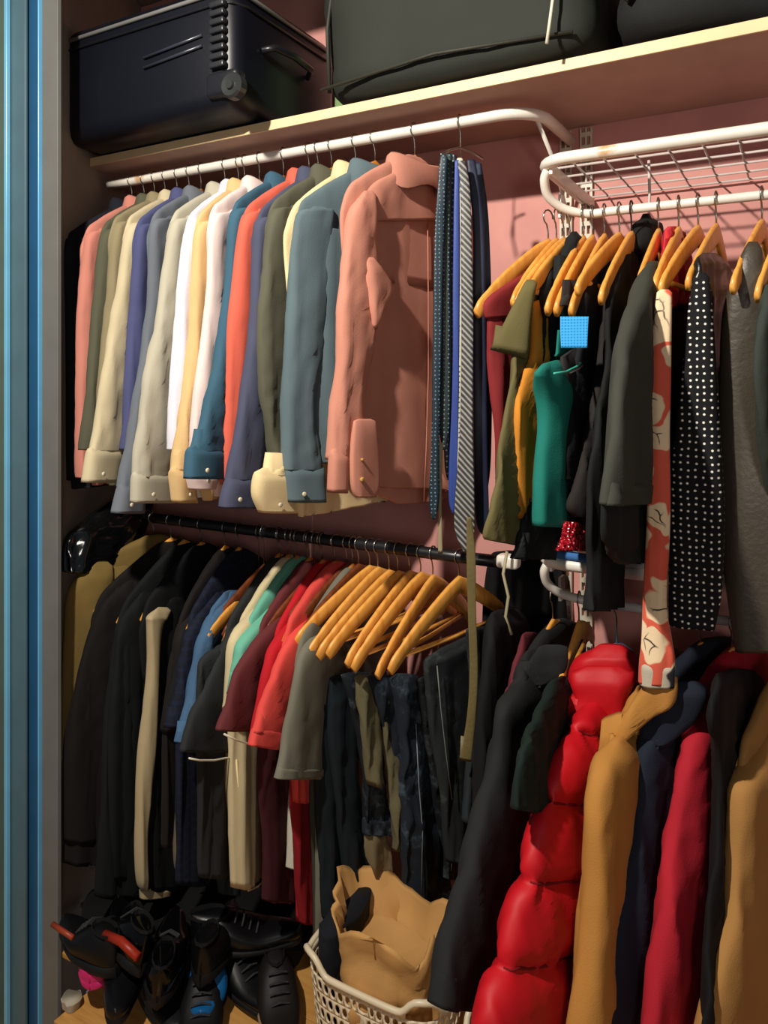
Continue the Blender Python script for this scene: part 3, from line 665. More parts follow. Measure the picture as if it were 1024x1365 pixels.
# ---- trouser hangers, lit at their tips
HG = [((493, 755), (399, 866), 'first'), ((504, 757), (413, 888), 'second'), ((519, 761), (428, 886), 'third'), ((531, 762), (441, 884), 'fourth'), ((546, 762), (467, 896), 'fifth'), ((561, 764), (475, 902), 'sixth'), ((577, 768), (508, 911), 'seventh'), ((612, 770), (524, 905), 'eighth')]
tf = []
for (nx, ny), (tx, ty), w_ in HG:
    fr = Fr(nx, tx, RZ2, .225); zn = fr.pt(nx, ny+9).z; zt = fr.pt(tx, ty-8).z
    hanger(fr, zn, zt, w_+' from the left of the eight large golden wooden hangers of the lower rail', WOOD, 'golden wooden trouser hangers', thick=1.0); tf.append((fr, zt))
# more hangers behind, their shade put into a darker wood colour
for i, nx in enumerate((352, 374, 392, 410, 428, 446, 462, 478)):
    fr = Fr(nx, nx-72, RZ2, .2); hanger(fr, fr.pt(nx, 762).z, fr.pt(nx-72, 850).z-.0, ['first', 'second', 'third', 'fourth', 'fifth', 'sixth', 'seventh', 'eighth'][i]+' from the left of the shade-darkened wooden hangers behind the tops', mat((120, 62, 32), 'wood', .4, (90, 46, 26)), 'shaded wooden hangers behind the tops')
JD = mat((34, 44, 56), 'denim', .75, (92, 110, 124), bump=.5)
JD2 = mat((44, 50, 52), 'denim', .75, (74, 82, 82), bump=.5)
def pants(label, idx, legs, m, cat='trousers', group='trousers folded over the hanger bars', extra=()):
    fr, zt = tf[idx]
    g = thing('trousers', label, cat, fr.O, group)
    for rows, kw in legs:
        kw = dict(t=.016, fold=.006, lam=.05, wr=.008, off=0)|kw
        mm = kw.pop('m', m); pn = kw.pop('pn', 'leg'); piece(pn, fr, rows, mm, g, **kw)
    for pn, rows, mm, out in extra: strip(pn, fr, rows, mm, g, out)
    return g
pants('dark teal trousers under the first golden hangers', 1, [([(905, 440, 480), (1000, 440, 478), (1150, 458, 488), (1250, 470, 505)], dict(t=.02)), ([(905, 425, 445), (1100, 432, 462), (1230, 440, 470)], dict(off=-.02))], mat((18, 30, 38), 'cloth', .8))
pants('black jeans with rolled cuff under the third golden hanger', 3, [([(900, 456, 500), (980, 478, 508), (1040, 484, 512), (1095, 486, 522)], dict(m=mat((22, 30, 38), 'denim', .7, (90, 104, 112)))), ([(1090, 484, 524), (1112, 484, 526)], dict(pn='rolled_cuff', t=.02)), ([(1108, 488, 512), (1150, 492, 520), (1196, 512, 528)], dict(pn='lining', m=mat((120, 106, 78), 'cloth', .8), t=.012))], JD)
pants('khaki green crumpled trousers under the fifth golden hanger', 4, [([(905, 500, 530), (980, 512, 534), (1060, 520, 542), (1135, 526, 548)], dict(wr=.012)), ([(905, 480, 505), (1050, 500, 518)], dict(off=-.015))], mat((104, 98, 72), 'cloth', .7, bump=.6))
pants('crumpled dark blue jeans under the sixth golden hanger', 5, [([(905, 520, 560), (960, 530, 572), (1060, 536, 594), (1140, 540, 596), (1212, 542, 594)], dict(t=.03, wr=.02, fold=.008)), ([(905, 500, 530), (1000, 528, 555), (1100, 545, 570)], dict(off=-.02))], JD, extra=[('stitching', [(541, 960), (545, 1040), (550, 1100), (548, 1205)], mat((130, 140, 148), 'cloth', .7), .03)])
pants('black jeans with pale seams right of the crumpled pair', 6, [([(905, 556, 592), (1000, 570, 606), (1100, 584, 612), (1170, 588, 604)], dict(t=.022, wr=.012))], mat((20, 26, 32), 'denim', .7, (84, 92, 98)), extra=[('stitching', [(592, 960), (598, 1060), (592, 1120), (590, 1156)], mat((150, 148, 140), 'cloth', .7), .024)])
pants('broad dark grey jeans folded over the last golden hanger', 7, [([(880, 566, 640, 845), (900, 566, 648, 862), (960, 574, 650), (1060, 588, 644), (1150, 598, 640)], dict(t=.022, fold=.004, wr=.005))], JD2, extra=[('stitching', [(572, 884), (577, 940), (584, 1000), (592, 1060)], mat((120, 122, 118), 'cloth', .7), .023)])
fr = Fr(660, 612, RZ2)
g = thing('trousers', 'dark blue grey trousers right of the olive brown belt', 'trousers', fr.O, 'trousers folded over the hanger bars')
piece('leg', fr, [(842, 636, 672), (900, 640, 676), (1000, 640, 676), (1100, 632, 668)], mat((40, 48, 54), 'denim', .8, (60, 70, 76)), g, t=.02, off=-.02)

# ============================================================ UPPER RIGHT: tops and dresses
def top(name, label, neck, tip, parts, col, kind='cloth', cat='top', **kw):
    return garment(name, label, cat, RR, neck, tip, parts, col, kind, group='tops and dresses on the right rail', **kw)
B = dict(t=.018, wr=.004)
top('blouse', 'maroon top at the left end of the right rail', 731, (640, 418), [('shoulder', [(366, 694, 704), (385, 664, 706), (404, 645, 706), (425, 648, 706)], dict(t=.02, fold=.001)), ('body', [(400, 652, 708), (480, 652, 706), (560, 658, 704), (640, 664, 700)], B)], (128, 38, 40), hang='golden hanger holding the maroon top')
top('blouse', 'olive cap sleeved top over the maroon one', 742, (690, 405), [('body', [(384, 696, 740), (420, 690, 742), (500, 682, 740), (600, 668, 736), (700, 652, 700), (720, 652, 694, 728)], dict(t=.016, fold=.004)), ('cap_sleeve', [(378, 698, 716), (400, 687, 712), (430, 672, 708), (466, 653, 704, 479)], dict(t=.02, fold=.001, wr=.001, vf=(684, 1.37)))], (98, 90, 54), hang='golden hanger holding the olive cap sleeved top', tz=None)
top('blouse', 'mustard orange top between the olive and the teal tops', 752, (693, 408), [('body', [(404, 702, 740), (440, 703, 742), (480, 698, 740), (540, 681, 730), (600, 681, 720), (690, 684, 716)], dict(t=.018, off=.012))], (200, 128, 40), hang='golden hanger holding the mustard orange top')
top('cardigan', 'black collared top peeking between the leftmost golden hangers', 760, (706, 400), [('body', [(345, 738, 770), (390, 722, 775), (460, 718, 780), (560, 716, 772), (680, 700, 760), (745, 684, 740)], dict(t=.016)), ('hood', [(314, 750, 758), (330, 742, 764), (350, 736, 758), (375, 728, 742)], dict(t=.018, off=.02, wr=.006))], (28, 32, 34), hang='golden hanger holding the black collared top')
top('tank_top', 'teal green sleeveless top with bound neckline', 778, (736, 415), [('strap', [(374, 754, 768), (392, 748, 764), (410, 746, 756), (450, 752, 766), (475, 738, 764)], dict(t=.008, off=.004, fold=.001)), ('body', [(497, 699, 736, 486), (530, 707, 742), (565, 709, 752), (610, 706, 765), (660, 703, 772), (700, 703, 768)], dict(t=.03, off=.022, fold=.004, lam=.14, wr=.003)), ('piping', [(699, 498), (716, 496), (732, 489), (746, 478), (757, 466)], dict(m=mat((70, 180, 160), 'cloth', .7), out=.052))], (20, 112, 100), hang='golden hanger holding the teal green sleeveless top')
top('tank_top', 'dark grey cropped top with grey bound neckline', 790, (748, 416), [('shoulder', [(372, 766, 784), (392, 752, 776), (408, 748, 772)], dict(t=.01)), ('body', [(476, 738, 788, 462), (510, 738, 786), (540, 742, 784), (562, 746, 784, 556)], dict(t=.02, off=.015, fold=.002)), ('piping', [(732, 497), (745, 492), (757, 481), (768, 466)], dict(m=mat((120, 112, 108), 'cloth', .7), out=.037))], (52, 48, 48), hang='golden hanger holding the dark grey cropped top')
top('dress', 'black dress behind the blue tag', 806, (768, 417), [('body', [(345, 790, 812), (400, 776, 818), (500, 766, 822), (600, 752, 815), (640, 748, 806)], dict(t=.02))], (20, 22, 26), cat='dress', hang='golden hanger holding the black dress behind the blue tag')
tg = viewframe(766, 1.33)
o = piece('price_tag', tg, [(422, 747, 785), (440, 747, 784), (464, 748, 783)], mat((28, 140, 214), 'check', .5, (70, 175, 235), 60, bump=.05), None, t=.0015, off=0, fold=0, wr=.0004, flat=.3, tt=lambda f: 1, cap=False)
tag(o, 'bright blue square tag hanging from the golden hangers', 'tag')
top('trousers', 'black brown trousers draped diagonally left of the charcoal skirt', 826, (776, 388), [('leg', [(400, 796, 838), (480, 790, 830), (560, 776, 822), (620, 762, 812), (670, 752, 800), (688, 756, 786)], dict(t=.022, off=.015)), ('seam', [(812, 470), (802, 540), (784, 600), (758, 650)], dict(out=.038, m=mat((70, 62, 58), 'cloth', .8)))], (44, 38, 36), cat='trousers', hang='pale golden hanger tilted up above the black brown trousers')
top('skirt', 'red sequinned skirt hem under the teal top', 815, (770, 420), [('body', [(650, 776, 806), (690, 765, 803), (715, 745, 803), (733, 736, 802, 730)], dict(t=.02, off=.012, wr=.006))], (156, 14, 30), 'sequin', col2=(240, 60, 70), cat='skirt', rough=.25, spec=.8, nohang=True)
top('jacket', 'black hooded jacket with its hood above the rail hooks', 842, (808, 400), [('body', [(340, 830, 862), (400, 812, 866), (500, 806, 862), (600, 792, 852), (700, 788, 840), (760, 790, 826), (815, 786, 824, 808)], dict(t=.018)), ('hood', [(292, 852, 858), (306, 846, 868), (330, 842, 870), (360, 848, 868), (420, 846, 862)], dict(t=.03, off=.01, wr=.008))], (24, 26, 26), cat='jacket', hookmat=BLACKM, hang='golden hanger with a thick black hook holding the hooded jacket')
top('skirt', 'charcoal grey flared skirt with a clean hem', 878, (852, 404), [('body', [(356, 856, 872), (400, 838, 874), (460, 822, 872), (540, 810, 870), (620, 802, 868), (672, 798, 866, 666)], dict(t=.028, off=.01, fold=.004, lam=.16, wr=.002)), ('hem_facing', [(640, 801, 868), (673, 798, 867, 667)], dict(t=.0285, off=.0108, fold=.004, lam=.16, wr=.001)), ('lining', [(660, 806, 866), (720, 808, 862), (752, 826, 858, 748)], dict(t=.016, off=0, m=mat((20, 26, 24), 'cloth', .8)))], (70, 72, 62), cat='skirt', hang='golden hanger whose tip ends above the charcoal skirt')
top('blouse', 'red and pink patterned blouse between two golden hangers', 905, (880, 385), [('body', [(306, 896, 912), (330, 896, 920), (370, 893, 926), (410, 890, 926)], dict(t=.02, off=-.01)), ('hem', [(400, 888, 924), (520, 886, 916), (640, 884, 914)], dict(t=.012, off=-.012, m=mat((66, 20, 26), 'cloth', .8)))], (222, 58, 66), 'floral', col2=(150, 10, 30), hang='golden hanger left of the red patterned blouse')
g, fs_, _ = garment('scarf', 'coral scarf with cream flowers hanging long over the right rail', 'scarf', RR, 931, (888, 388), [('cloth', [(391, 876, 896), (450, 869, 895), (520, 866, 894), (600, 866, 893), (700, 862, 893), (800, 858, 890), (850, 856, 897), (880, 853, 901), (906, 852, 898, 908)], dict(t=.014, off=.012, fold=.003, lam=.04, wr=.003)), ('border', [(878, 854, 900, 884), (910, 852, 899, 913)], dict(t=.015, off=.0125, fold=.002, m=mat((190, 180, 160), 'floral', .8, (40, 40, 45))))], (214, 92, 70), 'floral', col2=(232, 206, 168), pf=(878, 1.345), hang='largest golden hanger in front of the red patterned blouse')
top('dress', 'black dress with small white dots', 955, (925, 380), [('body', [(372, 924, 946), (420, 916, 950), (500, 908, 956), (600, 898, 962), (700, 894, 966), (780, 891, 962), (828, 892, 952, 834)], dict(t=.024, off=.018, fold=.004, lam=.12))], (16, 18, 22), 'dots', col2=(236, 232, 222), k=85, cat='dress', pf=(930, 1.40), hang='golden hanger holding the black dotted dress')
top('jacket', 'glossy black jacket behind the dotted dress', 962, (935, 370), [('body', [(342, 938, 964), (370, 936, 978), (450, 940, 984), (600, 946, 984), (780, 944, 978)], dict(t=.02, off=-.008, wr=.006))], (18, 20, 22), cat='jacket', rough=.35, spec=.6, nohang=True)
top('dress', 'shiny grey brown long dress near the right edge', 1016, (985, 385), [('body', [(332, 992, 1016), (365, 978, 1022), (420, 964, 1030), (500, 959, 1036), (600, 957, 1044), (700, 960, 1050), (800, 970, 1052), (864, 980, 1052)], dict(t=.03, off=.006, fold=.003, lam=.15, wr=.003))], (62, 54, 43), 'leather', rough=.42, spec=.6, cat='dress', pf=(1005, 1.45), hang='golden hanger holding the shiny grey brown dress')
top('blouse', 'dark green grey garment cut by the right edge', 1052, (1018, 396), [('body', [(380, 1018, 1060), (450, 1008, 1066), (560, 1010, 1066), (700, 1030, 1070)], dict(t=.022, off=.006))], (62, 70, 62), hang='golden hanger cut by the right edge of the view')

garment('coat', 'black coat in the shade behind the olive brown belt', 'coat', RR2, 690, (652, 860), [('body', [(820, 676, 715), (870, 668, 715), (1000, 660, 705), (1150, 655, 700)], dict(t=.03, off=-.03))], (16, 16, 19), group='coats on the lower right rail', nohang=True)
bkf = viewframe(700, 1.81)
bg = thing('coat', 'black garment hanging deepest in the shade near the uprights', 'coat', bkf.at(0, 1.12), 'coats on the lower right rail')
piece('body', bkf, [(738, 672, 722), (752, 650, 748), (900, 640, 760), (1100, 636, 760)], mat((13, 12, 15), 'cloth', .9), bg, t=.02, fold=.006, lam=.05)
tube('hook', [bkf.at(0, 1.11), bkf.at(0, 1.142), bkf.at(.008, 1.158), bkf.at(.02, 1.15)], .002, STEEL, bg, 6)
tag(tube('cord', [atY(676, 735, 1.56), atY(671, 765, 1.55), atY(678, 795, 1.55), atY(674, 822, 1.55), atY(682, 846, 1.55)], .0035, mat((168, 158, 126), 'cloth', .7)), 'pale curling cord dangling below the olive top', 'cord')
# ---- folded things on the lower wire shelf
def folded(label, px, py, Y, sx, sy, sz, cols):
    p = atY(px, py, Y); t = thing('folded_cloth', label, 'clothes', (p.x, p.y, 1.133), 'folded clothes on the lower wire shelf')
    for i, c in enumerate(cols):
        z = 1.133+(i+.5)*sz/len(cols)
        bm_v, bm_f = box_g((p.x+R.uniform(-.004, .004), p.y+sy/2, z), (sx, sy, sz/len(cols)*.94), R.uniform(-.04, .04), min(.012, sz/len(cols)*.4))
        mesh('layer', bm_v, bm_f, mat(c, 'cloth', .85), t)
folded('white folded cloth with a blue end on the lower wire shelf', 760, 760, 1.487, .115, .12, .034, [(60, 110, 170), (235, 228, 212)])
folded('blue and white folded jeans on the lower wire shelf', 838, 764, 1.487, .09, .12, .042, [(190, 196, 200), (70, 120, 170), (60, 90, 130)])

for i, (x, c, lb) in enumerate(((-.38, (16, 17, 20), 'added black folded stack blocking wall light at the left end of the lower wire shelf'), (-.10, (24, 16, 20), 'added blackish maroon folded stack blocking wall light behind the floral scarf'), (.20, (14, 16, 22), 'added black folded stack blocking wall light behind the dotted dress'), (.5, (20, 20, 22), 'added black folded stack blocking wall light at the right end of the lower wire shelf'))):
    t = thing('folded_cloth', lb, 'clothes', (x, 1.735, 1.133), 'added dark stacks blocking wall light on the lower wire shelf')  # dark stacks added to keep light off the back wall
    for j in range(6):
        v, f = box_g((x+R.uniform(-.006, .006), 1.735+R.uniform(-.006, .006), 1.152+j*.040), (.24, .24, .038), R.uniform(-.03, .03), .014); mesh('layer', v, f, mat(c, 'cloth', .9), t)

# ============================================================ LOWER RIGHT: coats
def coat(label, neck, tip, parts, col, kind='cloth', name='coat', cat='coat', **kw):
    kw.setdefault('a0', .35)
    return garment(name, label, cat, RR2, neck, tip, parts, col, kind, group='coats on the lower right rail', **kw)
K = dict(t=.034, off=.01, wr=.006, fold=.004, lam=.12)
coat('maroon top in the shade left of the black coat', 712, (676, 880), [('body', [(846, 698, 716), (900, 684, 712), (960, 668, 706), (1060, 664, 700)], dict(t=.015))], (96, 34, 42), name='blouse', cat='top', nohang=True)
coat('black long coat left of the red puffer jacket', 737, (684, 905), [('body', [(868, 704, 762), (920, 684, 762), (1000, 660, 750), (1150, 628, 720), (1340, 600, 690)], dict(t=.03, fold=.006)), ('collar', [(862, 718, 757), (880, 706, 758), (898, 694, 752), (915, 686, 728)], dict(t=.010, wr=.002, vf=(722, 1.44))), ('sleeve', [(905, 690, 738), (940, 664, 732), (1000, 654, 712), (1080, 634, 692), (1180, 606, 660), (1270, 584, 640), (1336, 570, 622)], K)], (34, 36, 36), hang='golden hanger inside the black long coat')
coat('bottle green coat edge between the black coat and the red puffer jacket', 772, (742, 908), [('body', [(906, 738, 778), (950, 718, 775), (1000, 698, 760), (1080, 690, 750)], dict(t=.02))], (16, 36, 30), yk=False, hang='golden hanger standing upright above the bottle green coat')
g, fp, mp_ = coat('bright red quilted puffer jacket', 808, (748, 948), [
    ('body', [(940, 768, 850), (1000, 742, 850), (1150, 720, 830), (1300, 706, 800), (1420, 700, 790)], dict(t=.04, baffle=.125, fold=.002, wr=.006)),
    ('collar', [(868, 786, 842), (877, 768, 850), (892, 759, 852), (910, 758, 852), (924, 768, 846)], dict(t=.034, wr=.005, flat=.8, vf=(806, 1.47))), ('collar_fold', [(896, 762, 846), (912, 760, 846), (930, 766, 838), (950, 748, 836), (962, 742, 826)], dict(t=.03, wr=.005, vf=(800, 1.44))),
    ('sleeve', [(925, 766, 838), (955, 742, 832), (1000, 718, 812), (1060, 694, 800), (1130, 672, 786), (1200, 654, 760), (1270, 634, 734), (1340, 612, 714), (1420, 600, 700)], dict(t=.055, off=.045, baffle=.125, fold=.002, wr=.008, flat=.9, M=40))],
    (184, 14, 26), 'plastic', rough=.55, name='puffer_jacket', cat='jacket', nohang=True)
hp = Fr(822, 790, RR2, .12); pp = thing('padded_hanger', 'light blue padded hanger above the red puffer jacket', 'hanger', hp.O, 'clothes hangers on the other rails')
rs = []
for i in range(15):
    u = -1+2*i/14; rs.append([hp.at(u*.07, RR2-.092-.03*abs(u)**1.5+math.sin(q*.7854)*.013, math.cos(q*.7854)*.013) for q in range(8)])
v, f = rings(rs); mesh('shoulder_bar', v, f, mat((96, 160, 190), 'cloth', .7), pp)
pts = [hp.at(0, RR2-.085), hp.at(0, RR2-.028)]+[hp.at(.0165*math.cos(math.radians(-70+k*32)), RR2+.0165*math.sin(math.radians(-70+k*32))) for k in range(9)]
tube('hook', pts, .0018, STEEL, pp, 6)
coat('tan canvas jacket with a turned collar right of the red puffer', 884, (836, 950), [('body', [(915, 852, 905), (960, 834, 905), (1050, 800, 850), (1200, 785, 826), (1400, 772, 795)], dict(t=.03)), ('collar', [(903, 868, 903), (925, 850, 903), (950, 832, 896, 940), (975, 814, 872, 955), (1002, 796, 835, 985)], dict(t=.016, wr=.003, vf=(852, 1.335))), ('collar_loop', [(985, 812, 822), (1005, 806, 828), (1018, 812, 820)], dict(t=.012, wr=.002, vf=(852, 1.315))), ('sleeve', [(985, 812, 848), (1020, 794, 848), (1080, 783, 838), (1160, 780, 826), (1260, 774, 808), (1400, 764, 790)], K)], (176, 122, 56), name='jacket', cat='jacket', hang='hanger inside the tan canvas jacket', zn=RR2-.09)
coat('navy blue coat between the tan canvas and the red wool jackets', 934, (868, 950), [('body', [(915, 880, 945), (960, 866, 945), (1100, 836, 925), (1400, 800, 900)], dict(t=.03)), ('hood', [(915, 888, 942), (935, 870, 942), (965, 857, 926), (992, 850, 888)], dict(t=.022, wr=.004, vf=(895, 1.37))), ('sleeve', [(955, 868, 925), (1000, 850, 912), (1060, 842, 902), (1130, 830, 892), (1240, 810, 882), (1400, 780, 868)], K)], (28, 36, 54), hang='golden hanger above the navy blue coat')
coat('crimson red wool coat at the lower right', 976, (918, 965), [('body', [(912, 944, 985), (980, 920, 985), (1100, 900, 975), (1400, 880, 950)], dict(t=.03)), ('collar', [(905, 950, 978), (930, 938, 968), (960, 930, 950)], dict(t=.022, off=.03, m=mat((90, 14, 26), 'cloth', .9))), ('sleeve', [(945, 934, 964), (985, 912, 968), (1040, 900, 966), (1100, 892, 962), (1200, 874, 952), (1300, 862, 944), (1400, 852, 936)], K|dict(wr=.01))], (170, 26, 42), hang='golden hanger above the crimson wool coat')
coat('black coat behind the crimson wool coat', 1002, (975, 950), [('body', [(900, 966, 1030), (960, 958, 1040), (1060, 966, 1040), (1420, 945, 1030)], dict(t=.022, off=-.01))], (11, 10, 13), nohang=True)
coat('tan suede jacket with a fringed seam at the right edge', 1052, (990, 1020), [('body', [(960, 1030, 1070), (1010, 1010, 1074), (1100, 1000, 1074), (1250, 1004, 1070)], dict(t=.03)), ('sleeve', [(985, 1010, 1032), (1030, 984, 1030), (1060, 974, 1028), (1130, 970, 1022), (1200, 962, 1018), (1300, 944, 1008), (1400, 926, 996)], K)], (166, 120, 64), 'cloth', name='jacket', cat='jacket', hang='hanger inside the tan suede jacket')

# ============================================================ ON THE FLOOR
# perforated basket
def basket(label, cx, cy, hw, hd, H, rot, m, holes=True):
    t = thing('laundry_basket', label, 'basket', (cx, cy, 0), 'plastic baskets on the floor')
    def P(u, z, off=0):
        a = 2*math.pi*u; e = .5; k = .84+.16*(z/H)
        x = math.copysign(abs(math.cos(a))**e, math.cos(a))*(hw*k+off); y = math.copysign(abs(math.sin(a))**e, math.sin(a))*(hd*k+off)
        return Vector((cx+x*math.cos(rot)-y*math.sin(rot), cy+x*math.sin(rot)+y*math.cos(rot), z))
    # arc-length parameter
    S = [0]; n = 400
    for i in range(n): S.append(S[-1]+(P((i+1)/n, H)-P(i/n, H)).length)
    def U(s):
        s = (s % 1)*S[-1]
        import bisect
        i = min(max(bisect.bisect(S, s)-1, 0), n-1); return (i+(s-S[i])/(S[i+1]-S[i]+1e-9))/n
    nc = 56; nrw = 8; vs, fs = [], []
    z0, z1 = .02, H-.022
    def rimz(s): return .030*math.exp(-(((s*4) % 1-.5)/.13)**4)
    for j in range(nrw):
        for i in range(nc):
            sh = .5*(j % 2)
            cz = z0+(j+.5)*(z1-z0)/nrw; hz = (z1-z0)/nrw/2; cs = (i+.5+sh)/nc; hs = .5/nc
            r = .34; hole = holes
            b = len(vs); O_, I_ = [], []
            for q in range(8):
                a = q*math.pi/4; c_, s_ = math.cos(a), math.sin(a); m_ = max(abs(c_), abs(s_))
                O_.append(P(U(cs+c_/m_*hs), cz+s_/m_*hz)); I_.append(P(U(cs+c_*hs*2*r), cz+s_*hz*2*r))
            vs += O_+I_
            if hole: fs += [(b+q, b+(q+1) % 8, b+8+(q+1) % 8, b+8+q) for q in range(8)]
            else: fs.append(tuple(b+q for q in range(8)))
    o = mesh('side_wall', vs, fs, m, t)
    md = o.modifiers.new('thickness', 'SOLIDIFY'); md.thickness = .003
    rt = []
    for i in range(120): s = i/120; rt.append(P(U(s), H-.006+rimz(s), .004))
    tube('rim', rt, .0065, m, t, 8, closed=True)
    # upper band with hand holes under the raised rim
    vs, fs = [], []
    for i in range(120):
        s = i/120; a = P(U(s), H-.022); b = P(U(s), H-.006+rimz(s))
        vs += [a, b]
    for i in range(120):
        if rimz((i+.5)/120) > .012: continue
        j = (i+1) % 120; fs.append((2*i, 2*j, 2*j+1, 2*i+1))
    o = mesh('upper_band', vs, fs, m, t); md = o.modifiers.new('thickness', 'SOLIDIFY'); md.thickness = .003
    vs = [P(i/60, .012, 0) for i in range(60)]; vs += [v+Vector((0, 0, .006)) for v in vs]
    fs = [tuple(range(60))[::-1], tuple(range(60, 120))]+[(i, (i+1) % 60, 60+(i+1) % 60, 60+i) for i in range(60)]
    mesh('bottom', vs, fs, m, t)
    return t
IV = mat((214, 198, 168), 'plastic', .4, spec=.5)
BX, BY = -.765, 1.41
basket('ivory plastic laundry basket with round holes', BX, BY, .165, .13, .28, 0, IV)
def crumple(name, label, cat, cx, cy, sx, sy, z0, H, m, amp=.03, seed=0, flare=.1, open_top=True, group=None):
    rs = []; M = 48; N_ = 26
    for i in range(N_):
        f = i/(N_-1); z = z0+H*f; ring = []
        for j in range(M):
            a = 2*math.pi*j/M; e = .7
            k = .86+flare*f
            x = math.copysign(abs(math.cos(a))**e, math.cos(a))*sx*k; y = math.copysign(abs(math.sin(a))**e, math.sin(a))*sy*k
            p = Vector((cx+x, cy+y, z)); 
            nn = noise.noise(Vector((x*9+seed, y*9, z*7)))+.6*abs(noise.noise(Vector((x*22, y*22+seed, z*17))))
            d = Vector((math.cos(a), math.sin(a), 0)); ring.append(p+d*amp*nn+Vector((0, 0, amp*1.1*f*noise.noise(Vector((math.cos(a)*1.6, seed+math.sin(a)*1.6, 0))))))
        rs.append(ring)
    c = sum(rs[-1], Vector())/M
    if open_top:
        rs.append([c+(p-c)*.93+Vector((0, 0, -.01)) for p in rs[-1]]); rs.append([c+(p-c)*.8+Vector((0, 0, -.09)) for p in rs[-2]])
    vs, fs = rings(rs)
    return tag(mesh(name, vs, fs, m, None, origin=(cx, cy, z0)), label, cat, group)
crumple('paper_bag', 'crumpled brown paper bag standing in the ivory basket', 'paper bag', BX+.01, BY+.01, .138, .105, .022, .325, mat((186, 140, 82), 'cloth', .8, bump=.6), .05, 3)
crumple('cloth_bundle', 'dark cloth stuffed in the left side of the ivory basket', 'clothes', BX-.135, BY+.02, .03, .09, .022, .285, mat((22, 26, 34), 'cloth', .9), .012, 8, open_top=False)
basket('ivory tub partly hidden under the black coat', -.43, 1.31, .12, .12, .24, math.radians(20), IV, holes=False)

# shoes
def shoe(label, x, y, z, rz, col, sole=(20, 20, 22), L=.27, rough=.4, tilt=0, roll=0, kind='plastic', laces=True, high=.0, cat='shoe', name='shoe', spec=.35):
    t = thing(name, label, cat, (x, y, z), 'shoes piled on the closet floor')
    t.rotation_euler = (roll, tilt, rz)
    m = mat(col, kind, rough, spec=spec); ms = mat(sole, 'plastic', .6)
    def outline(f, kk=1):   # half width along length
        return (.030+.014*math.sin(math.pi*min(1, f*1.15))**1.2+.006*math.sin(math.pi*f)**2)*kk*math.sqrt(max(0, 1-abs(2*f-1)**7))
    def loft_(name, prof, mm):
        rs = []
        for i in range(22):
            f = i/21; f = .5-.5*math.cos(math.pi*f); wd = max(outline(f), .004); zb, ztp = prof(f)
            ring = []
            for j in range(14):
                a = 2*math.pi*j/14; yy = wd*math.copysign(abs(math.cos(a))**.7, math.cos(a)); sn = math.sin(a)
                zz = (zb+ztp)/2+(ztp-zb)/2*math.copysign(abs(sn)**.75, sn)
                if sn > 0 and name == 'upper': yy *= 1-.45*sn*(ztp-.02)/.10
                ring.append(Vector((f*L-L/2, yy, zz)))
            rs.append(ring)
        vs, fs = rings(rs); me = bpy.data.meshes.new(name); me.from_pydata([tuple(v) for v in vs], [], fs)
        me.materials.append(mm); me.polygons.foreach_set('use_smooth', [True]*len(fs)); return link(name, me, t)
    loft_('sole', lambda f: (.0 if f < .3 or f > .38 else .004, .022+.012*(1-f)), ms)
    loft_('upper', lambda f: (.015, (.095+high)*(1-f)**.01 if f < .3 else .045+(.05+high)*max(0, 1-(f-.3)/.35)**1.3), m)
    rs = []
    for i, (zz, k) in enumerate(((.092+high, 1), (.098+high, .93), (.085+high, .8))):
        rs.append([Vector((-L*.33+.052*k*math.cos(a*.5236), .026*k*math.sin(a*.5236), zz)) for a in range(12)])
    vs, fs = rings(rs, False); me = bpy.data.meshes.new('opening'); me.from_pydata([tuple(v) for v in vs], [], fs); me.materials.append(mat((10, 10, 12), 'cloth', .9)); link('opening', me, t)
    if laces:
        gs = []
        for q in range(4):
            xx = -L*.10+q*.017; zz = .090+high*.6-q*.011
            gs.append(tube_g([(xx, -.022, zz-.006), (xx+.004, 0, zz+.003), (xx, .022, zz-.006)], .0022, 5))
        vs, fs = join(gs); me = bpy.data.meshes.new('laces'); me.from_pydata([tuple(v) for v in vs], [], fs); me.materials.append(mat((60, 60, 62), 'cloth', .9)); link('laces', me, t)
    return t
def fpos(px, py, z=0): p = atZ(px, py, z); return p.x, p.y
DK = (8, 8, 10)
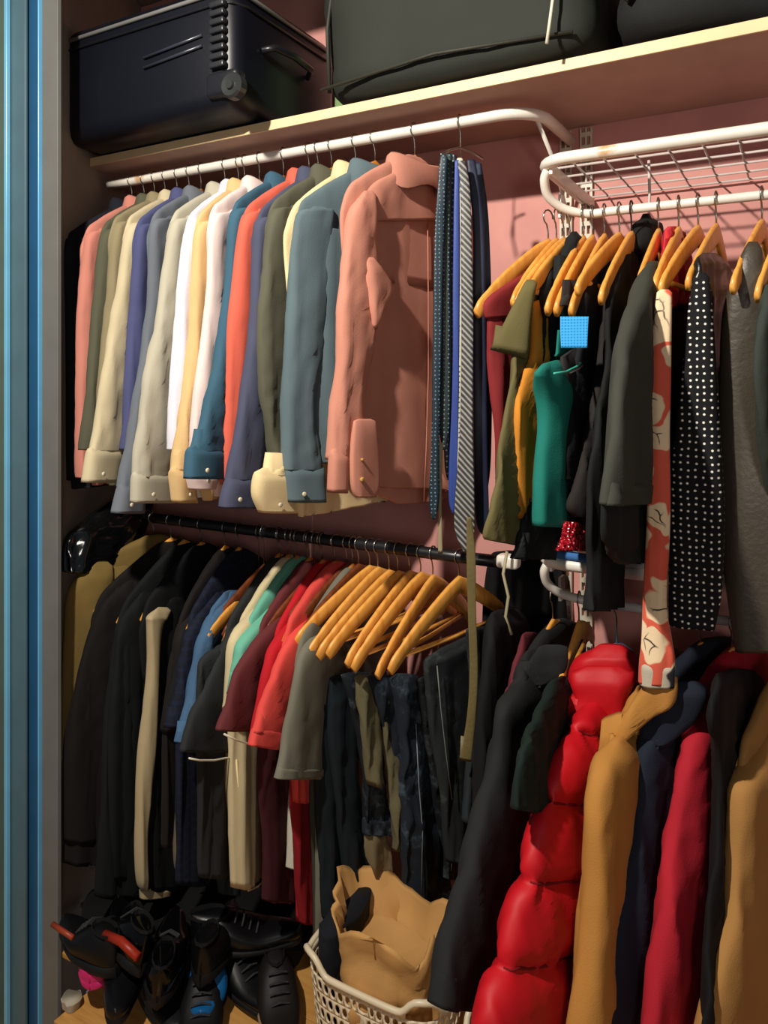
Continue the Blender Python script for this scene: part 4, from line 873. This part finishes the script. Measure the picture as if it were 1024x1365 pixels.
SH = [
 ('glossy black dress shoe in the middle of the shoe pile', 222, 1262, .10, 2.2, DK, .15, .0, .1),
 ('glossy black shoe left of the middle of the shoe pile', 170, 1238, .13, 2.6, DK, .18, .1, .2),
 ('black trainer lying at the front of the shoe pile', 215, 1312, .012, -.5, (16, 18, 22), .6, 0, 0),
 ('black shoe beside the blue tipped shoe', 268, 1350, .012, -.9, (18, 18, 20), .5, 0, 0),
 ('black shoe under the long hems right of the pile', 330, 1300, .012, -.3, (14, 15, 18), .4, 0, 0),
 ('dark shoe with a pale sole left of the ivory basket', 372, 1335, .012, -.8, (30, 26, 24), .5, 0, 0),
 ('black boot at the left rear of the pile', 120, 1250, .1, 2.9, DK, .5, .1, 0),
 ('dark shoe behind the pink slipper', 168, 1285, .07, -.9, (16, 16, 20), .35, 0, 0),
 ('black shoe at the rear right of the pile', 290, 1245, .09, 2.0, (15, 15, 18), .35, .1, 0),
 ('black shoe on top of the pile below the beige hem', 330, 1235, .10, .6, (14, 14, 17), .3, 0, .2),
]
for lb, px, py, z, rz, c, rg, ti, ro in SH:
    x, y = fpos(px, py, z+.04); shoe(lb, x, y, z, rz, c, rough=rg, tilt=ti, roll=ro, sole=(150, 130, 105) if 'pale sole' in lb else (20, 20, 22))
x, y = fpos(113, 1305, .09); shoe('bright pink slipper at the left of the shoe pile', x+.01, y+.03, .075, -1.2, (206, 40, 110), L=.075, laces=False, cat='slipper', name='slipper', sole=(206, 40, 110))
x, y = fpos(266, 1333, .06); shoe('shoe with a blue toe in front of the pile', x, y+.02, .03, -1.0, (20, 86, 140), L=.13, laces=False, rough=.3)
x, y = fpos(93, 1337, .01); crumple('paper_scrap', 'small crumpled pale paper beside the door frame', 'paper', x, y, .022, .018, .001, .022, mat((176, 166, 146), 'cloth', .8), .014, 11, open_top=False)
a = atZ(140, 1246, .2); b = atZ(184, 1276, .2)
tag(tube('shoe_strap', [a, (a+b)/2+Vector((0, 0, .01)), b], .010, mat((150, 40, 22), 'plastic', .4), None, 10), 'red strap lying across the black shoes', 'strap')
a = atZ(70, 1232, .2); b = atZ(97, 1250, .2)
tag(tube('shoe_strap', [a, b], .006, mat((150, 60, 36), 'plastic', .4), None, 8), 'thin reddish strap beside the door frame', 'strap')
# fluff / dark fabric heaped under the shoes
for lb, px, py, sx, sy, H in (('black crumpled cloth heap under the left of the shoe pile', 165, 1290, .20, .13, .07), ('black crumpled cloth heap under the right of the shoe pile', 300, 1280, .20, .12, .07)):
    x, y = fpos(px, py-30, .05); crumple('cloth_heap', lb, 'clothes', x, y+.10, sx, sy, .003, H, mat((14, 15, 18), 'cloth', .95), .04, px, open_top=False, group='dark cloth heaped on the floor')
